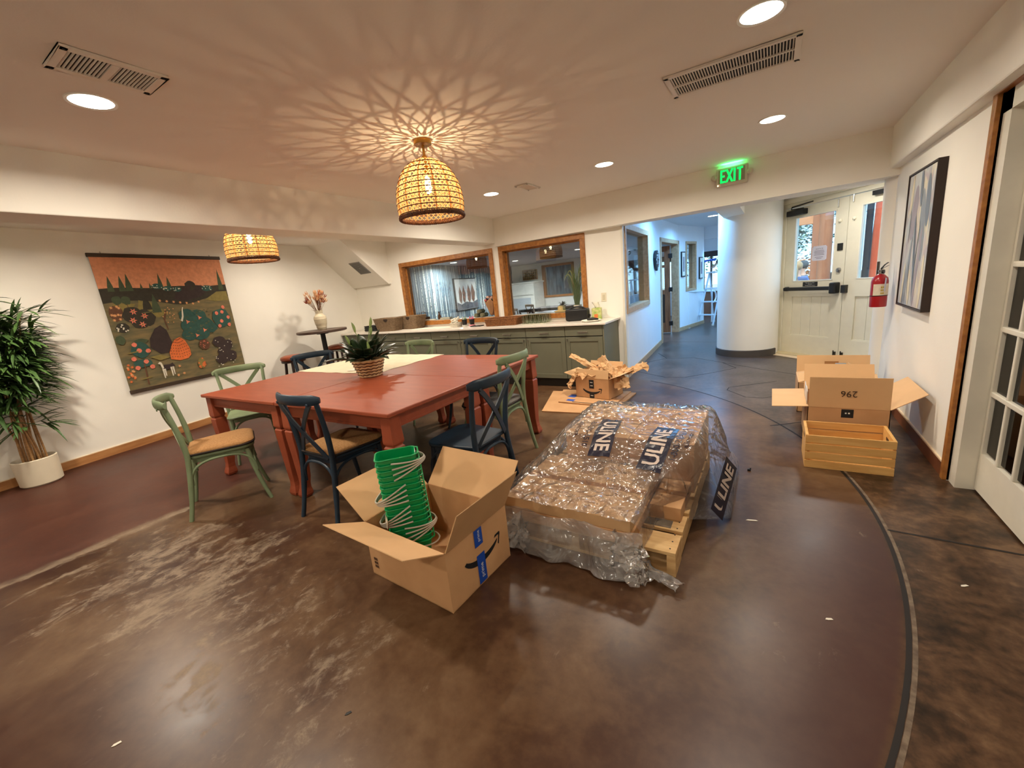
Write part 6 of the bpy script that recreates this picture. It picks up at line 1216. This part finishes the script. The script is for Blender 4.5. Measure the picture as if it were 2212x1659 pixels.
def person(label, loc, rz, pose, top, bottom, hair, cap=None, group=None, long_hair=False, s=1):
    t = thing('person', label, 'person', loc, rz, group); hipz, knee, foot, arms = pose
    # faces local +y
    sh = hipz+.50; J = {'pel':((0,0,hipz),(.14,.11)),'sp':((0,.01,hipz+.2),(.125,.1)),'ch':((0,.0,hipz+.38),(.145,.105)),'nk':((0,.01,sh+.06),.052),'h0':((0,.03,sh+.13),(.062,.07)),'h1':((0,.035,sh+.20),(.074,.088)),'h2':((0,.02,sh+.27),(.062,.072))}
    E = [('pel','sp'),('sp','ch'),('ch','nk'),('nk','h0'),('h0','h1'),('h1','h2')]
    for sd in (-1,1):
        n = 'l' if sd < 0 else 'r'; J['s'+n] = ((sd*.17,0,sh-.04),.055); el, wr = arms[n]; J['e'+n] = (el,.042); J['w'+n] = (wr,.03); E += [('ch','s'+n),('s'+n,'e'+n),('e'+n,'w'+n)]; hand(J, E, 'w'+n, Vector(wr)-Vector(el), (sd,0,.01))
        J['k'+n] = ((sd*.1,knee[0],knee[1]),.058); J['f'+n] = ((sd*.1,foot[0],foot[1]+.08),.04); J['t'+n] = ((sd*.1,foot[0]+.16,foot[1]+.03),.035); J['hp'+n] = ((sd*.09,.02,hipz-.03),.082); E += [('pel','hp'+n),('hp'+n,'k'+n),('k'+n,'f'+n),('f'+n,'t'+n)]
    skin_mesh('body', J, E, SKIN, t)
    g = lambda k, e: (J[k][0], tuple(x+e for x in J[k][1]) if isinstance(J[k][1], tuple) else J[k][1]+e)
    T_ = {k: g(k,.016) for k in ('pel','sp','ch','sl','el','wl','sr','er','wr')}; T_['col'] = ((0,.005,sh+.0),.075); skin_mesh('jacket', T_, [('pel','sp'),('sp','ch'),('ch','col'),('ch','sl'),('sl','el'),('el','wl'),('ch','sr'),('sr','er'),('er','wr')], top, t)
    B_ = {k: g(k,.015) for k in ('pel','hpl','kl','fl','hpr','kr','fr')}; skin_mesh('trousers', B_, [('pel','hpl'),('hpl','kl'),('kl','fl'),('pel','hpr'),('hpr','kr'),('kr','fr')], bottom, t)
    for n in 'lr': f = J['f'+n][0]; MB().sphere((f[0],f[1]+.08,f[2]-.045), .075, 12, 8, (.6,1.6,.55)).build('shoe', BLACK, t, smooth=True)
    hz = sh+.215; b = MB().sphere((0,.01,hz+.03), .098, 16, 10, (.86,1.0,1.0)); b.f = [f for f in b.f if not (all(b.v[i][1] > .055 for i in f) and all(b.v[i][2] < hz+.075 for i in f)) and not all(b.v[i][2] < hz-.03 for i in f)]; b.m = [0]*len(b.f); b.build('hair', hair, t, smooth=True, solid=.012)
    if long_hair: MB().tube([(0,-.05,hz+.03),(0,-.09,hz-.1),(0,-.1,hz-.26),(0,-.1,hz-.34)], [.07,.085,.08,.04], 12, flat=.5).build('long_hair', hair, t, smooth=True)
    for sx in (-1,1): MB().sphere((sx*.027,.108,hz-.0), .0095, 8, 6).build('eye', BLACK, t); MB().sphere((sx*.078,.02,hz-.005), .022, 8, 6, (.4,.8,1.2)).build('ear', SKIN, t, smooth=True)
    MB().sphere((0,.122,hz-.03), .016, 8, 6, (.8,1,1.4)).build('nose', SKIN, t, smooth=True); MB().sphere((0,.108,hz-.075), .02, 8, 6, (1.1,.4,.3)).build('mouth', mat('lips',(160,92,82),.5), t, smooth=True)
    if cap: MB().sphere((0,.01,hz+.045), .108, 16, 8, (.88,1.02,.85)).build('cap', cap, t, smooth=True); MB().prism([(.085*math.cos(a),.09+.085*math.sin(a)) for a in [PI*i/8 for i in range(9)]], hz+.055, hz+.063).build('cap_brim', cap, t)
    return t
DEN = mat('denim', (58,76,104), .8, noise_amt=.2); DKT = mat('dark_trousers', (44,42,46), .8, noise_amt=.1)
sit = (.47,(.42,.47),(.42,0),{'l':((-.24,.06,.72),(-.15,.28,.62)),'r':((.24,.06,.72),(.15,.28,.62))})
person('seated person in a dark cap seen outside through the door glass', (.62,12.15,.03), R(75), sit, mat('grey_check',(150,140,140),.8,noise_amt=.6,noise_scale=30), DKT, mat('dark_hair',(44,36,32),.6), mat('slate_cap',(74,80,84),.8), 'people outside')
person('seated person with long fair hair and a blue top seen outside through the door glass', (.47,11.35,.03), R(-25), sit, mat('blue_top',(92,122,176),.8,noise_amt=.15), DEN, mat('fair_hair',(196,158,110),.6,noise_amt=.3,noise_scale=60), None, 'people outside', True)
stand = (.96,(.04,.5),(0,0),{'l':((-.35,.14,1.32),(-.52,.24,1.13)),'r':((.24,-.02,1.15),(.26,.1,.93))})
person('worker in a black jacket half hidden by the column, one arm reaching out', (-.66,11.52,.36), R(0), stand, mat('black_jacket',(26,24,26),.7,noise_amt=.1), DKT, mat('dark_hair'))
pl2 = thing('work_platform', 'low grey work step behind the white column that the ladder worker stands on', 'step', (-.62,11.55,0)); MB().box(-.2,.2,-.2,.25,.30,.335).build('deck', mat('dark_steel'), pl2)
for sx in (-1,1):
    for sy in (-1,1): MB().tube([(sx*.17,sy*.18,.3),(sx*.19,sy*.2,0)], .014, 6).build('leg', mat('dark_steel'), pl2)
tag(crumple((-1.32,11.72,1.56), (1,.1,.1), .26, .12, 4).build('blue_cloth', mat('blue_rag',(52,98,190),.8,noise_amt=.2), solid=.006), 'crumpled blue cloth held out by the worker on the ladder', 'cloth')

# ------------------------------------------------------------------ outdoors
struct(MB().box(-14,20,15.3,40,-.14,-.02).box(4.3,20,-4,15.3,-.14,-.02).hexa([(-.25,8.1,-.14),(4.3,5.2,-.14),(4.3,15.3,-.14),(-.25,15.3,-.14)],[(-.25,8.1,-.004),(4.3,5.2,-.004),(4.3,15.3,-.004),(-.25,15.3,-.004)]).build('ground', mat('patio', (176,160,140), .9, noise_amt=.3, noise_scale=3)))
LOG = mat('peeled_log', (186,122,84), .7, noise_amt=1, rgb2=(158,96,64), noise_scale=3, stretch=(3,3,.6)); ORL = mat('orange_log', (214,98,62), .6, noise_amt=1, rgb2=(190,80,48), noise_scale=3, stretch=(3,3,.6))
tag(MB().lathe([(0,0),(.11,0),(.10,2.9),(0,2.9)], 20).build('log_post', LOG, loc=(.80,9.75,-.01), smooth=SM), 'round pale log post just outside the door glass', 'post'); tag(MB().box(-.07,.07,-.05,.05,0,2.9).build('square_post', LOG, loc=(.68,9.95,-.01)), 'square timber post beside the round log outside', 'post')
tag(MB().box(-.15,.66,9.92,10.08,2.0,2.2).build('porch_beam', mat('orange_timber',(226,154,104),.6,noise_amt=.2)), 'orange timber beam across the porch outside the door', 'beam')
tag(MB().lathe([(0,0),(.12,0),(.10,2.9),(0,2.9)], 20).build('orange_log_post', ORL, loc=(1.47,9.1,-.01), smooth=SM), 'orange log post outside the second door leaf', 'post')
tag(MB().lathe([(0,0),(.05,0),(.05,2.6),(0,2.6)], 12).build('dark_post', DKT, loc=(1.40,9.75,-.01), smooth=SM), 'thin dark post beside the orange log outside', 'post')
def tree(x, y, h, r, lab, c, n=1500):
    t = thing('tree', lab, 'tree', (x,y,-.02), 0, 'trees outside'); MB().tube([(0,0,0),(.05,0,h*.5),(0,.05,h*.8)], [.14,.1,.05], 10).build('trunk', mat('bark',(92,72,56),.9,noise_amt=.3), t, smooth=SM); b = MB()
    for i in range(n):
        p = Vector((random.gauss(0,.45),random.gauss(0,.45),random.gauss(0,.4))); p = p*(min(1,1/p.length) if p.length else 1)*r+Vector((0,0,h*.72)); a = random.uniform(0,2*PI); d = Vector((math.cos(a),math.sin(a),random.uniform(-.8,.5))).normalized()*.13; s_ = d.cross(Vector((0,0,1))).normalized()*.05; b.add([p,p+d*.5+s_,p+d,p+d*.5-s_],[(0,1,2,3)])
    tag(b.build('foliage', c, t), None, None, kind='stuff')
TEAL = mat('blue_green_leaves', (96,140,132), .6, noise_amt=1, rgb2=(40,78,76), noise_scale=2); AUT = mat('autumn_leaves', (226,168,76), .6, noise_amt=1, rgb2=(190,110,50), noise_scale=2)
tree(.3,15.2,3.6,1.35,'blue-green tree outside left of the log post',TEAL,2600); tree(.62,13.6,1.35,.55,'small autumn-yellow bush outside behind the seated people',AUT,700); tree(2.9,19,5.5,1.7,'pale tree outside right of the log post',TEAL,900)
tree(-2.3,17.5,3.2,1.3,'green tree outside the far hall window',mat('green_leaves',(110,150,90),.6,noise_amt=1,rgb2=(60,96,54),noise_scale=2),1500); tree(.4,19.5,3.2,1.2,'second green tree outside the far hall window',mat('green_leaves'),1200)
fn = thing('low_stone_wall', 'low layered stone wall outside behind the log post', 'stone wall', (2.0,13.5,-.02), R(-40))
for j in range(5):
    for i in range(6): MB().box(-1.2+i*.42+.1*(j%2),-1.2+i*.42+.4+.1*(j%2),-.15,.15,j*.2,j*.2+.185).build('stone', mat('stone_%d' % ((i+j)%3), ((150,140,128),(120,108,98),(176,160,142))[(i+j)%3], .9, noise_amt=.3, noise_scale=6), fn, bevel=.02)
bn = thing('garden_bench', 'plain bench outside under the seated people', 'bench', (.55,11.65,-.004), R(75)); MB().box(-.7,.7,-.5,.55,.38,.42).build('seat', LOG, bn)
for sx in (-1,1): MB().box(sx*.6-.04,sx*.6+.04,-.45,.5,0,.38).build('leg', LOG, bn)

# ------------------------------------------------------------------ scraps on the floor
for (x, y, rz, l, lab) in ((.239,1.773,.3,.014,'white paper scrap on the floor inside the curved joint at right'),(-1.88,.168,1.1,.014,'white paper scrap on the floor at the lower left'),(-.05,2.42,.2,.03,'pale sliver of wood on the floor right of the pallet'),(.73,2.2,.5,.016,'white scrap on the floor by the glazed door'),(-1.22,.62,.9,.012,'tiny dark chip on the floor in front of the big carton')):
    tag(MB().prism([(-l,-.004),(-l*.3,-.006),(l,-.003),(l*.7,.005),(-l*.6,.004)], 0, .0015).build('floor_scrap', PAPER if 'white' in lab or 'pale' in lab else BLACK, loc=(x,y,.0006)), lab, 'scrap', 'scraps on the floor').rotation_euler = (0,0,rz)
